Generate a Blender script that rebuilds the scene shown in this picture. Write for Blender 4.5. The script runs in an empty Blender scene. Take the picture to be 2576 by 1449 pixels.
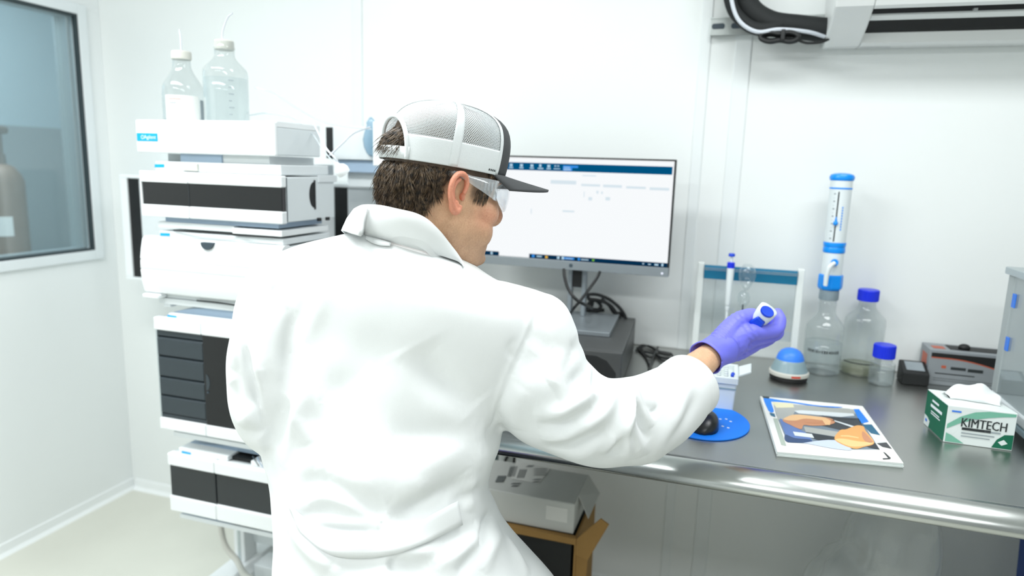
import bpy, bmesh, math, random
import numpy as np
from mathutils import Vector, Matrix
from mathutils.bvhtree import BVHTree
random.seed(7); np.random.seed(7)
SC = bpy.context.scene
COL = SC.collection
PI = math.pi

# ------------------------------------------------------------------ camera
W, H, CX, CY, F = 2576, 1449, 1288.0, 724.5, 1717.0
HC = 1.346            # camera height
HT = 0.824            # bench top
YB = 2.04             # back wall
XL = -2.242           # left wall
def _n(v): v = np.array(v, float); return v/np.linalg.norm(v)
_dn = _n([-294, 9626, F]); _X = np.array([5588, 474, -F], float); _X = _n(_X-_dn*_X.dot(_dn)); _Z = -_dn; _Y = np.cross(_Z, _X)
RM = np.array([_X, _Y, _Z]); CAM = np.array([0, 0, HC])
# surveying helpers: where the sight line through a photo pixel meets a plane of the room
def ray(px, py): return RM @ np.array([(px-CX)/F, (py-CY)/F, 1.0])
def ax(px, py, x): d = ray(px, py); return CAM+d*(x/d[0])
def ay(px, py, y): d = ray(px, py); return CAM+d*(y/d[1])
def az(px, py, z): d = ray(px, py); return CAM+d*((z-HC)/d[2])
def pd(px, py, d): return CAM+ray(px, py)*d

cam = bpy.data.cameras.new('camera'); camo = bpy.data.objects.new('camera', cam); COL.objects.link(camo)
M4 = Matrix.Identity(4)
for i in range(3):
    M4[i][0] = RM[i, 0]; M4[i][1] = -RM[i, 1]; M4[i][2] = -RM[i, 2]; M4[i][3] = CAM[i]
camo.matrix_world = M4
cam.sensor_width = 36; cam.lens = F/W*36; cam.clip_start = 0.05
cam.dof.use_dof = True; cam.dof.focus_distance = 1.12; cam.dof.aperture_fstop = 2.6
SC.camera = camo

# ------------------------------------------------------------------ light
SC.view_settings.view_transform = 'Standard'; SC.view_settings.look = 'None'; SC.view_settings.gamma = 1.0
SC.view_settings.use_curve_mapping = False; SC.view_settings.exposure = -0.32
wd = bpy.data.worlds.new('world'); SC.world = wd; wd.use_nodes = True
wd.node_tree.nodes['Background'].inputs[0].default_value = (0.8, 0.93, 1, 1); wd.node_tree.nodes['Background'].inputs[1].default_value = 0.3
ZC = 2.34
def area(name, loc, sx, sy, power, col=(0.968, 0.995, 1.0)):
    l = bpy.data.lights.new(name, 'AREA'); l.shape = 'RECTANGLE'; l.size = sx; l.size_y = sy; l.energy = power; l.color = col
    o = bpy.data.objects.new(name, l); COL.objects.link(o); o.location = loc; return o
area('ceiling_lamp', (-1.35, 0.70, ZC-.03), 1.2, .3, 35)
area('ceiling_lamp', (0.35, 1.08, ZC-.03), 1.2, .3, 21.5)
area('ceiling_lamp', (-1.25, -0.75, ZC-.03), 1.2, .3, 29)
area('ceiling_lamp', (0.55, -0.75, ZC-.03), 1.2, .3, 23)
area('corridor_lamp', (-2.9, 1.7, 2.30), .9, .9, 27, (0.86, 0.95, 1.0))

# ------------------------------------------------------------------ materials
def lin(c):
    r = []
    for v in c[:3]:
        v = v/255.0; r.append(v/12.92 if v <= .04045 else ((v+.055)/1.055)**2.4)
    return (*r, 1.0)
MATS = {}
def mat(name, rgb, rough=.5, metal=0.0, noise=0.0, nscale=40, bump=0.0, bscale=200, **kw):
    m = bpy.data.materials.new(name); m.use_nodes = True; nt = m.node_tree; b = nt.nodes['Principled BSDF']
    b.inputs['Base Color'].default_value = lin(rgb); b.inputs['Roughness'].default_value = rough; b.inputs['Metallic'].default_value = metal
    for k, v in kw.items(): b.inputs[k.replace('_', ' ')].default_value = v
    tc = nt.nodes.new('ShaderNodeTexCoord')
    if noise > 0:
        n = nt.nodes.new('ShaderNodeTexNoise'); n.inputs['Scale'].default_value = nscale; n.inputs['Detail'].default_value = 4
        nt.links.new(tc.outputs['Object'], n.inputs['Vector'])
        r = nt.nodes.new('ShaderNodeMixRGB'); r.blend_type = 'MULTIPLY'; r.inputs[0].default_value = noise
        r.inputs[1].default_value = lin(rgb); nt.links.new(n.outputs['Fac'], r.inputs[2]); nt.links.new(r.outputs[0], b.inputs['Base Color'])
    if bump > 0:
        n2 = nt.nodes.new('ShaderNodeTexNoise'); n2.inputs['Scale'].default_value = bscale; n2.inputs['Detail'].default_value = 3
        nt.links.new(tc.outputs['Object'], n2.inputs['Vector'])
        bp = nt.nodes.new('ShaderNodeBump'); bp.inputs['Strength'].default_value = bump; bp.inputs['Distance'].default_value = .002
        nt.links.new(n2.outputs['Fac'], bp.inputs['Height']); nt.links.new(bp.outputs[0], b.inputs['Normal'])
    MATS[name] = m; return m
def glassy(name, rgb, refl=.12, alpha=.12, rough=.02, edge=0.0):
    """thin clear wall: mostly see-through, a body tint and a clear-coat reflection stronger at grazing angles"""
    m = bpy.data.materials.new(name); m.use_nodes = True; nt = m.node_tree; nt.nodes.clear()
    out = nt.nodes.new('ShaderNodeOutputMaterial'); tr = nt.nodes.new('ShaderNodeBsdfTransparent'); tr.inputs[0].default_value = tuple(.25*c+.75 for c in lin(rgb)[:3])+(1,)
    gl = nt.nodes.new('ShaderNodeBsdfGlossy'); gl.inputs['Roughness'].default_value = rough; gl.inputs[0].default_value = (1, 1, 1, 1)
    df = nt.nodes.new('ShaderNodeBsdfDiffuse'); df.inputs[0].default_value = lin(rgb)
    lw = nt.nodes.new('ShaderNodeLayerWeight'); lw.inputs[0].default_value = .5
    pw = nt.nodes.new('ShaderNodeMath'); pw.operation = 'POWER'; pw.inputs[1].default_value = 3.0; nt.links.new(lw.outputs['Facing'], pw.inputs[0])
    ml = nt.nodes.new('ShaderNodeMath'); ml.operation = 'MULTIPLY_ADD'; ml.inputs[1].default_value = min(.6, refl*3.2); ml.inputs[2].default_value = .035; nt.links.new(pw.outputs[0], ml.inputs[0])
    me_ = nt.nodes.new('ShaderNodeMath'); me_.operation = 'MULTIPLY_ADD'; me_.inputs[1].default_value = edge; me_.inputs[2].default_value = alpha; nt.links.new(pw.outputs[0], me_.inputs[0])
    m1 = nt.nodes.new('ShaderNodeMixShader'); nt.links.new(me_.outputs[0], m1.inputs[0])
    nt.links.new(tr.outputs[0], m1.inputs[1]); nt.links.new(df.outputs[0], m1.inputs[2])
    m2 = nt.nodes.new('ShaderNodeMixShader'); nt.links.new(ml.outputs[0], m2.inputs[0])
    nt.links.new(m1.outputs[0], m2.inputs[1]); nt.links.new(gl.outputs[0], m2.inputs[2]); nt.links.new(m2.outputs[0], out.inputs[0])
    MATS[name] = m; return m
def emit(name, rgb, s=1.0):
    m = bpy.data.materials.new(name); m.use_nodes = True; nt = m.node_tree; nt.nodes.clear()
    out = nt.nodes.new('ShaderNodeOutputMaterial'); e = nt.nodes.new('ShaderNodeEmission'); e.inputs[0].default_value = lin(rgb); e.inputs[1].default_value = s
    nt.links.new(e.outputs[0], out.inputs[0]); MATS[name] = m; return m
wallm = mat('wall_panel', (236, 240, 239), .35, bump=.05, bscale=60)
wallB = mat('rear_wall_grey', (185, 188, 188), .6, noise=.05)
wallL = mat('wall_panel_left', (240, 244, 244), .4, bump=.05, bscale=60)
ceilm = mat('ceiling_white', (238, 241, 241), .7, noise=.04)
floorm = mat('vinyl_floor', (218, 219, 208), .35, noise=.10, nscale=6, bump=.03, bscale=90)
trimm = mat('trim_white', (234, 239, 239), .35, noise=.02)
framem = mat('window_frame_white', (232, 238, 240), .4, noise=.02)
alum = mat('brushed_aluminium', (190, 200, 203), .35, .8, noise=.08, nscale=150)
gasket = mat('dark_gasket', (50, 62, 66), .6, noise=.1)
winglass = glassy('window_glass', (214, 236, 242), .10, .10)
corrm = mat('corridor_blue_grey', (176, 198, 206), .6, noise=.05, nscale=3)
corrlow = mat('corridor_wainscot', (140, 153, 156), .6, noise=.08, nscale=3)
cylm = mat('cylinder_brown', (128, 104, 84), .45, noise=.25, nscale=20)
brass = mat('valve_metal', (96, 84, 74), .4, .6, noise=.15)
white = mat('instrument_white', (238, 242, 243), .38, noise=.02, bump=.02)
white2 = mat('instrument_offwhite', (226, 232, 234), .45, noise=.03)
greyside = mat('instrument_side', (222, 229, 231), .45, noise=.03)  # greyer than the white fronts: shade of the side faces put into the colour
bluegrey = mat('tray_bluegrey', (168, 190, 212), .35, noise=.06)
blk = mat('black_gloss', (9, 11, 13), .07, noise=.1)
smoke = mat('smoked_panel', (36, 42, 46), .14, noise=.15, nscale=12)
drawerm = mat('charcoal_plastic', (50, 60, 66), .5, noise=.12, bump=.1)
blkm = mat('black_matt', (20, 22, 23), .55, noise=.15, bump=.05)
notch = mat('slate_notch', (58, 72, 82), .5, noise=.1)
badge = mat('cyan_badge', (0, 165, 240), .4, noise=.03)
inkw = mat('white_ink', (240, 246, 250), .5, noise=.02)
inkd = mat('dark_ink', (40, 46, 48), .6, noise=.05)
inkr = mat('red_ink', (214, 70, 50), .6, noise=.05)
inkb = mat('blue_ink', (64, 128, 230), .5, noise=.03)
inkg = mat('grey_ink', (150, 160, 165), .6, noise=.05)
capw = mat('pale_cap', (206, 206, 198), .5, noise=.05)
glass = glassy('bottle_glass', (206, 216, 216), .14, .045, edge=.32)
liquid = glassy('clear_liquid', (226, 236, 238), .10, .10)
paperw = mat('label_paper', (238, 238, 234), .6, noise=.03)
tubem = glassy('clear_tubing', (226, 236, 240), .18, .42)
steel = mat('stainless_steel', (190, 191, 188), .31, 1.0, noise=.18, nscale=5)
steelr = mat('stainless_roll', (196, 199, 197), .24, 1.0, noise=.05, nscale=9)
legm = mat('leg_steel', (120, 142, 148), .4, .6, noise=.1)
silver = mat('monitor_silver', (150, 158, 163), .38, .55, noise=.03)
pcm = mat('pc_charcoal', (72, 74, 74), .42, noise=.15, nscale=60, bump=.05)
screenm = emit('screen_white', (250, 253, 255), 1.22)
scr_blue = emit('screen_teal', (0, 88, 136), 1.08)
scr_navy = emit('screen_navy', (6, 50, 84), 1.03)
scr_lblue = emit('screen_blue', (60, 150, 240), 1.14)
scr_ico = emit('screen_icon', (190, 225, 245), 1.14)
scr_pale = emit('screen_pale', (226, 240, 248), 1.14)
scr_yel = emit('screen_yellow', (240, 190, 70), 1.14)
scr_green = emit('screen_green', (120, 190, 60), 1.14)
ledm = emit('power_led', (235, 240, 255), 1.5)
cablem = mat('black_cable', (22, 24, 25), .45, noise=.1)
cablew = mat('white_cable', (206, 212, 220), .45, noise=.05)
tealm = mat('teal_band', (0, 112, 150), .35, noise=.08)
acryl = mat('frosted_post', (222, 228, 226), .3, noise=.03)
clear = glassy('clear_plastic', (214, 224, 226), .16, .06, edge=.35)
pipw = mat('pipette_white', (226, 234, 236), .3, noise=.03)
royal = mat('royal_blue', (0, 66, 206), .35, noise=.05)
deepb = mat('cap_blue', (10, 44, 220), .35, noise=.06)
skyb = mat('bright_blue', (0, 146, 245), .3, noise=.04)
vortb = mat('vortex_blue', (58, 134, 246), .4, noise=.05)
vortg = mat('vortex_grey', (140, 164, 172), .3, noise=.06)
greycol = mat('grey_collar', (140, 156, 164), .4, noise=.05)
yellowl = glassy('yellow_liquid', (176, 180, 146), .1, .28)
padm = mat('mouse_pad_blue', (0, 128, 246), .6, noise=.05, bump=.05)
mousem = mat('mouse_black', (28, 31, 33), .3, noise=.1)
tipw = mat('tip_box_white', (222, 230, 230), .35, noise=.03)
green = mat('carton_green', (0, 104, 74), .45, noise=.06)
mint = mat('carton_mint', (120, 184, 160), .45, noise=.06)
cartonw = mat('carton_white', (226, 234, 232), .5, noise=.03)
tissue = mat('tissue_white', (240, 244, 245), .8, noise=.02, bump=.1)
greycard = mat('carton_grey', (142, 148, 152), .5, noise=.06)
orange = mat('carton_orange', (186, 92, 66), .5, noise=.06)
card = mat('cardboard', (164, 126, 70), .8, noise=.14, nscale=30, bump=.1)
whitebox = mat('white_carton', (214, 216, 212), .6, noise=.06, nscale=8)
acm = mat('ac_white', (240, 243, 242), .35, noise=.02)
foam = mat('pipe_foam', (24, 28, 29), .75, noise=.2, bump=.3, bscale=120)
galv = mat('galvanised', (186, 192, 190), .4, .5, noise=.12, nscale=60)
bagm = glassy('bag_film', (238, 243, 243), .25, .22, .12, edge=.55)
bluebin = mat('blue_bin', (16, 66, 150), .45, noise=.06)
stoolm = mat('stool_vinyl', (40, 44, 48), .5, noise=.1)
chrome = mat('chrome', (200, 203, 205), .15, 1.0, noise=.03)
trous = mat('trouser_navy', (48, 54, 66), .8, noise=.15, bump=.2)
shoem = mat('shoe_leather', (60, 46, 38), .5, noise=.2)
capgrey = mat('cap_charcoal', (74, 76, 78), .85, noise=.2, nscale=500, bump=.25, bscale=900)
capwhite = mat('cap_white', (226, 231, 232), .8, noise=.05, nscale=500, bump=.3, bscale=900)
lensm = glassy('lens_clear', (244, 249, 252), .07, .04)
# glove nitrile
glovem = mat('nitrile_glove', (122, 124, 242), .5, noise=.10, nscale=60, bump=.25, bscale=90)
glovem.node_tree.nodes['Principled BSDF'].inputs['Subsurface Weight'].default_value = .05
# coat cotton with a fine weave
coatm = mat('coat_cotton', (238, 241, 241), .85, noise=.03, nscale=700, bump=.12, bscale=1300)
seamm = mat('coat_stitch', (236, 239, 239), .85, noise=.05, nscale=700)

# ------------------------------------------------------------------ mesh helpers
class MB:
    def __init__(s): s.v = []; s.f = []; s.m = []
    def add(s, vs, fs, mi=0):
        o = len(s.v); s.v += [tuple(map(float, p)) for p in vs]; s.f += [tuple(i+o for i in f) for f in fs]; s.m += [mi]*len(fs); return s
    def box(s, c, d, rz=0, mi=0):
        x, y, z = d[0]/2, d[1]/2, d[2]/2; co, si = math.cos(rz), math.sin(rz)
        vs = [(c[0]+a*x*co-b*y*si, c[1]+a*x*si+b*y*co, c[2]+e*z) for e in (-1, 1) for a, b in ((-1, -1), (1, -1), (1, 1), (-1, 1))]
        return s.add(vs, [(3, 2, 1, 0), (4, 5, 6, 7), (0, 1, 5, 4), (1, 2, 6, 5), (2, 3, 7, 6), (3, 0, 4, 7)], mi)
    def bb(s, x0, x1, y0, y1, z0, z1, mi=0):
        return s.box(((x0+x1)/2, (y0+y1)/2, (z0+z1)/2), (abs(x1-x0), abs(y1-y0), abs(z1-z0)), 0, mi)
    def lathe(s, prof, c=(0, 0, 0), n=32, axis=None, mi=0):
        """prof: (r, h) pairs from bottom to top, round axis"""
        A = Vector(axis if axis is not None else (0, 0, 1)).normalized(); q = Vector((0, 0, 1)).rotation_difference(A)
        vs = []; fs = []
        for r, h in prof:
            for i in range(n):
                t = 2*PI*i/n; p = q @ Vector((r*math.cos(t), r*math.sin(t), h)); vs.append((c[0]+p.x, c[1]+p.y, c[2]+p.z))
        for j in range(len(prof)-1):
            for i in range(n):
                k = (i+1) % n; fs.append((j*n+i, j*n+k, (j+1)*n+k, (j+1)*n+i))
        fs.append(tuple(reversed(range(n)))); fs.append(tuple((len(prof)-1)*n+i for i in range(n)))
        return s.add(vs, fs, mi)
    def loft(s, rings, cap=True, mi=0):
        n = len(rings[0]); vs = [p for r in rings for p in r]; fs = []
        for j in range(len(rings)-1):
            for i in range(n):
                k = (i+1) % n; fs.append((j*n+i, j*n+k, (j+1)*n+k, (j+1)*n+i))
        if cap: fs.append(tuple(reversed(range(n)))); fs.append(tuple((len(rings)-1)*n+i for i in range(n)))
        return s.add(vs, fs, mi)
    def tube(s, pts, r, n=8, smooth=0, mi=0, flat=1.0):
        P = spline(pts, smooth) if smooth else [np.array(p, float) for p in pts]
        R = r if hasattr(r, '__len__') else [r]*len(P)
        if hasattr(r, '__len__') and len(r) != len(P): R = np.interp(np.linspace(0, 1, len(P)), np.linspace(0, 1, len(r)), r)
        rings = []; up = None
        for i, p in enumerate(P):
            t = P[min(i+1, len(P)-1)]-P[max(i-1, 0)]; t = t/(np.linalg.norm(t)+1e-9)
            if up is None: up = np.array([0, 0, 1.0]) if abs(t[2]) < .9 else np.array([1.0, 0, 0])
            a = np.cross(t, up); a /= np.linalg.norm(a)+1e-9; b = np.cross(a, t); up = b
            rings.append([p+R[i]*(math.cos(q)*a+flat*math.sin(q)*b) for q in [2*PI*k/n for k in range(n)]])
        return s.loft(rings, True, mi)
    def ball(s, c, r, n=16, m=10, mi=0):
        rx, ry, rz = (r, r, r) if not hasattr(r, '__len__') else r
        rings = []
        for j in range(m+1):
            th = -PI/2+PI*(j+.02)/(m+.04); rings.append([(c[0]+rx*math.cos(th)*math.cos(2*PI*i/n), c[1]+ry*math.cos(th)*math.sin(2*PI*i/n), c[2]+rz*math.sin(th)) for i in range(n)])
        return s.loft(rings, True, mi)
    def poly(s, pts, mi=0): return s.add(pts, [tuple(range(len(pts)))], mi)
    def prism(s, pts, d, mi=0):
        """extrude a planar outline by vector d"""
        n = len(pts); vs = [np.array(p, float) for p in pts]; vs += [p+np.array(d) for p in vs[:n]]
        return s.add(vs, [tuple(reversed(range(n))), tuple(range(n, 2*n))]+[(i, (i+1) % n, (i+1) % n+n, i+n) for i in range(n)], mi)
def spline(pts, k=6):
    P = [np.array(p, float) for p in pts]; Q = [2*P[0]-P[1]]+P+[2*P[-1]-P[-2]]; out = []
    for i in range(1, len(Q)-2):
        for j in range(k):
            t = j/k; a, b, c, d = Q[i-1], Q[i], Q[i+1], Q[i+2]
            out.append(.5*(2*b+(c-a)*t+(2*a-5*b+4*c-d)*t*t+(3*b-a-3*c+d)*t**3))
    out.append(P[-1]); return out
def obj(name, mb, m, parent=None, bevel=0, smooth=False, org=None, seg=2, fix=True, solid=0):
    """link one mesh object; coordinates are world ones, taken relative to org (the thing's own base)"""
    me = bpy.data.meshes.new(name)
    root = parent
    o_ = org if org is not None else (parent.get('_org') if parent is not None else None)
    if parent is not None and org is None: o_ = ORG.get(parent.name, (0, 0, 0))
    if o_ is None: o_ = (0, 0, 0)
    vs = [(p[0]-o_[0], p[1]-o_[1], p[2]-o_[2]) for p in mb.v]
    me.from_pydata(vs, [], mb.f)
    ms = m if isinstance(m, (list, tuple)) else [m]
    for q in ms: me.materials.append(q)
    if len(ms) > 1: me.polygons.foreach_set('material_index', mb.m)
    if fix:
        b = bmesh.new(); b.from_mesh(me); bmesh.ops.recalc_face_normals(b, faces=b.faces); b.to_mesh(me); b.free()
    if smooth:
        me.polygons.foreach_set('use_smooth', [True]*len(me.polygons))
        if smooth != 'all':
            try: me.set_sharp_from_angle(angle=math.radians(38))
            except Exception: pass
    me.update()
    o = bpy.data.objects.new(name, me); COL.objects.link(o)
    if parent is not None:
        o.parent = parent; ORG[o.name] = o_
    else:
        o.location = o_; ORG[o.name] = tuple(o_)
    if solid:
        sm = o.modifiers.new('thickness', 'SOLIDIFY'); sm.thickness = solid; sm.offset = 0
    if bevel:
        bm = o.modifiers.new('bevel', 'BEVEL'); bm.width = bevel; bm.segments = seg; bm.limit_method = 'ANGLE'; bm.angle_limit = math.radians(40); bm.harden_normals = False
    return o
ORG = {}
def tag(o, label=None, cat=None, group=None, kind=None):
    if label: o['label'] = label
    if cat: o['category'] = cat
    if group: o['group'] = group
    if kind: o['kind'] = kind
    return o
def thing(name, label, cat, org, group=None):
    o = bpy.data.objects.new(name, None); COL.objects.link(o); o.location = tuple(map(float, org)); o.empty_display_size = .05
    ORG[o.name] = tuple(map(float, org)); return tag(o, label, cat, group)
def struct(name, mb, m, label, **k): return tag(obj(name, mb, m, **k), label, None, None, 'structure')
def text_mb(s, size, to3d, ext=0.0, align='CENTER', bold=0):
    """flat lettering; to3d maps the text's own x, y to world"""
    c = bpy.data.curves.new('t', 'FONT'); c.body = s; c.size = size; c.align_x = align; c.align_y = 'CENTER'; c.resolution_u = 2; c.offset = bold
    o = bpy.data.objects.new('t', c); COL.objects.link(o)
    me = bpy.data.meshes.new_from_object(o.evaluated_get(bpy.context.evaluated_depsgraph_get()))
    mb = MB(); mb.add([to3d(v.co.x, v.co.y) for v in me.vertices], [tuple(p.vertices) for p in me.polygons])
    bpy.data.objects.remove(o); bpy.data.curves.remove(c); bpy.data.meshes.remove(me); return mb
def front_xz(x, y, z): return lambda a, b: (x+a, y, z+b)     # lettering on a face that looks towards -y

# ------------------------------------------------------------------ room shell
XR, YF = 1.9, -1.9
struct('floor', MB().bb(XL-1.3, XR+.1, YF-.1, YB+.1, -.06, 0).bb(XL-1.3, XL, YB+.1, 3.4, -.06, 0), floorm, 'pale vinyl floor of the laboratory')
struct('ceiling', MB().bb(XL-1.3, XR+.1, YF-.1, YB+.1, ZC, ZC+.06).bb(XL-1.3, XL, YB+.1, 3.4, ZC, ZC+.06), ceilm, 'white ceiling above the laboratory')
# back wall: butted panels with recessed joints
bx = [XL-.0, -1.181, .004, 1.15, XR+.1]
wb = struct('wall_back', MB().bb(XL, XR+.1, YB+.012, YB+.1, 0, ZC), wallm, 'white panelled back wall behind bench and instruments')
for i in range(4):
    obj('wall_panel', MB().bb(bx[i]+(0 if i == 0 else .0025), bx[i+1]-.0025, YB, YB+.0119, 0, ZC), wallm, wb, bevel=.0015)
for i, (x0, x1) in enumerate(((-1.199, -1.163), (-.018, .024), (-.112, -.084))):
    struct('trim_%d' % (i+1), MB().bb(x0, x1, YB-.004, YB-.0002, 0.03, ZC), trimm, ['narrow white joint batten on the back wall above the instruments', 'white joint batten on the back wall below the air conditioner end', 'narrow white batten on the back wall right of the monitor'][i], bevel=.0015)
# left wall with a window opening
wy0, wy1, wz0, wz1 = .55, 1.945, .992, 1.826
wl = MB(); wl.bb(XL-.08, XL, YF, wy0, 0, ZC); wl.bb(XL-.08, XL, wy1, YB, 0, ZC); wl.bb(XL-.08, XL, YB, 3.4, 0, ZC); wl.bb(XL-.08, XL, wy0, wy1, 0, wz0); wl.bb(XL-.08, XL, wy0, wy1, wz1, ZC)
struct('wall_left', wl, wallL, 'white left wall with an interior window')
struct('wall_right', MB().bb(XR, XR+.08, YF, YB, 0, ZC), wallB, 'grey right wall beyond the frame')
struct('wall_front', MB().bb(XL, XR, YF-.08, YF, 0, ZC), wallB, 'grey wall behind the photographer')
def ring_yz(x0, x1, y0, y1, z0, z1, w):
    m = MB(); m.bb(x0, x1, y0-w, y0, z0-w, z1+w); m.bb(x0, x1, y1, y1+w, z0-w, z1+w); m.bb(x0, x1, y0, y1, z0-w, z0); m.bb(x0, x1, y0, y1, z1, z1+w); return m
w1 = struct('window_1', ring_yz(XL+.0002, XL+.010, wy0, wy1, wz0, wz1, .035), framem, 'white framed interior window in the left wall', bevel=.002)
obj('gasket', ring_yz(XL-.012, XL+.006, wy0+.008, wy1-.008, wz0+.008, wz1-.008, .0075), gasket, w1)
obj('mullion', ring_yz(XL-.06, XL-.014, wy0+.03, wy1-.03, wz0+.012, wz1-.012, .0115).bb(XL-.06, XL-.05, wy1-.045, wy1-.03, wz0+.012, wz1-.012), alum, w1)
obj('pane', MB().bb(XL-.018, XL-.013, wy0+.01, wy1-.01, wz0+.01, wz1-.01), winglass, w1)
# corridor beyond the window
zwn = ax(120, 322, XL-1.22)[2]
struct('wall_corridor', MB().bb(XL-1.3, XL-1.22, YF, 3.4, 0, ZC), corrm, 'blue grey corridor wall seen through the window')
struct('wall_end', MB().bb(XL-1.22, XL-.08, 3.32, 3.4, 0, ZC), corrm, 'blue grey end wall of the corridor')
struct('trim_4', MB().bb(XL-1.219, XL-1.20, YF, 3.319, 0, zwn).bb(XL-1.20, XL-.081, 3.30, 3.319, 0, zwn), corrlow, 'darker wainscot on the corridor wall')
# baseboards (coved skirting)
def cove(pts, d, name, label):
    struct(name, MB().prism(pts, d), wallL, label)
cove([(XL, YF, 0), (XL+.02, YF, 0), (XL+.008, YF, .012), (XL+.005, YF, .04), (XL, YF, .042)], (0, YB-YF, 0), 'baseboard_left', 'low white coved baseboard along the left wall')
cove([(XL+.02, YB, 0), (XL+.02, YB-.02, 0), (XL+.02, YB-.008, .012), (XL+.02, YB-.005, .04), (XL+.02, YB, .042)], (XR-XL-.03, 0, 0), 'baseboard_back', 'low white coved baseboard along the back wall')
# gas cylinder behind the window
cx_, cy_ = XL-.62, 1.93-.30
cyp = ax(2, 425, cx_); cy_ = cyp[1]
g = thing('gas_cylinder', 'brown gas cylinder with a valve guard standing behind the window', 'gas cylinder', (cx_, cy_, 0))
zs = cyp[2]
obj('body', MB().lathe([(.076, 0), (.078, .02), (.078, zs-.05), (.068, zs-.02), (.045, zs+.01), (.024, zs+.02)], (cx_, cy_, 0), 40), cylm, g, smooth=True)
obj('neck', MB().lathe([(.022, zs+.018), (.020, zs+.06), (.014, zs+.065), (.014, zs+.14)], (cx_, cy_, 0), 24), brass, g, smooth=True)
obj('valve_wheel', MB().lathe([(.012, zs+.14), (.032, zs+.142), (.038, zs+.15), (.038, zs+.165), (.03, zs+.172), (.012, zs+.174)], (cx_, cy_, 0), 24), brass, g, smooth=True)
lb = MB(); 
for k in range(8):
    a0 = -1.05+k*.09; a1 = a0+.09; r = .0787
    lb.add([(cx_+r*math.cos(a), cy_+r*math.sin(a), z) for a, z in ((a0, zs-.27), (a1, zs-.27), (a1, zs-.19), (a0, zs-.19))], [(0, 1, 2, 3)])
obj('paper_label', lb, paperw, g)

# ------------------------------------------------------------------ bench
bench = thing('steel_bench', 'long stainless steel workbench with a rolled front edge', 'bench', (.35, 1.6, 0))
bx0, bx1 = -.62, 1.5
yc = 1.243
obj('worktop', MB().bb(bx0, bx1, yc, YB-.006, HT-.035, HT), steel, bench, bevel=.0015)
prof = [(yc, HT), (yc-.006, HT-.0015), (yc-.014, HT-.005), (yc-.022, HT-.010), (yc-.030, HT-.017), (yc-.036, HT-.025), (yc-.038, HT-.033), (yc-.035, HT-.040), (yc-.028, HT-.044), (yc-.018, HT-.045), (yc-.012, HT-.042), (yc, HT-.036)]
obj('rolled_edge', MB().prism([(bx0, y, z) for y, z in prof], (bx1-bx0, 0, 0)), steelr, bench, smooth='all')
obj('backsplash', MB().bb(bx0, bx1, YB-.0058, YB-.0045, HT-.035, HT+.002), steel, bench)
for x in (ay(1238, 1160, 1.95)[0], 1.42):
    for y in (1.33, 1.95):
        obj('leg', MB().lathe([(.020, 0.02), (.0205, .3), (.0205, HT-.036)], (x, y, 0), 20), legm, bench, smooth=True)
        obj('foot', MB().lathe([(.024, 0), (.026, .01), (.021, .021)], (x, y, 0), 20), blkm, bench, smooth=True)
obj('cross_rail', MB().bb(bx0+.06, bx1-.06, 1.93, 1.97, HT-.075, HT-.036), legm, bench)

# ------------------------------------------------------------------ liquid chromatography stack
YF_ = 1.34
def zf(px, py, y=YF_): return ay(px, py, y)[2]
def xf(px, py, y=YF_): return ay(px, py, y)[0]
cart = thing('instrument_cart', 'white instrument cart with a column and foot rail carrying the module stack', 'cart', (-1.30, 1.60, 0))
obj('column', MB().bb(-1.425, -1.385, 1.66, 1.72, .07, .40).bb(-1.425, -1.385, 1.66, 1.80, .40, 1.34), white, cart, bevel=.003)
obj('column', MB().bb(-1.165, -1.125, 1.66, 1.72, .07, .40).bb(-1.165, -1.125, 1.66, 1.80, .40, 1.335), white, cart, bevel=.003)
obj('groove', MB().bb(-1.410, -1.400, 1.6585, 1.6601, .075, .40), alum, cart)
obj('back_plate', MB().bb(-1.3845, -1.166, 1.70, 1.72, .12, 1.30), greyside, cart)
for k in range(7): obj('vent_slat', MB().bb(-1.355, -1.26, 1.697, 1.6999, .17+k*.028, .182+k*.028), notch, cart)
for x in (-1.405, -1.145):
    obj('foot_rail', MB().prism([(x-.05, 1.10, .0), (x-.05, 1.10, .045), (x-.035, 1.10, .07), (x+.035, 1.10, .07), (x+.05, 1.10, .045), (x+.05, 1.10, 0)], (0, .72, 0)), white, cart, bevel=.003)
obj('cross_bar', MB().bb(-1.354, -1.196, 1.66, 1.74, .02, .07), white2, cart, bevel=.004)
zshelf = [.412, .60, .95, 1.02, 1.17]
for z in zshelf[:3]: obj('shelf_arm', MB().bb(-1.42, -1.13, 1.561, 1.6599, z-.02, z), white2, cart, bevel=.002)
obj('drain_hose', MB().tube([(-1.37, 1.60, .40), (-1.40, 1.58, .30), (-1.385, 1.57, .19), (-1.33, 1.56, .145), (-1.25, 1.50, .15), (-1.1, 1.42, .20)], .009, 8, 8), capw, cart, smooth=True)
XB = 1.56
def badge_mb(pxs, y): 
    P = [ay(px, py, y) for px, py in pxs]; return MB().poly(P)
def rect_on_front(x0, x1, z0, z1, y): return MB().poly([(x0, y, z0), (x1, y, z0), (x1, y, z1), (x0, y, z1)])

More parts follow.
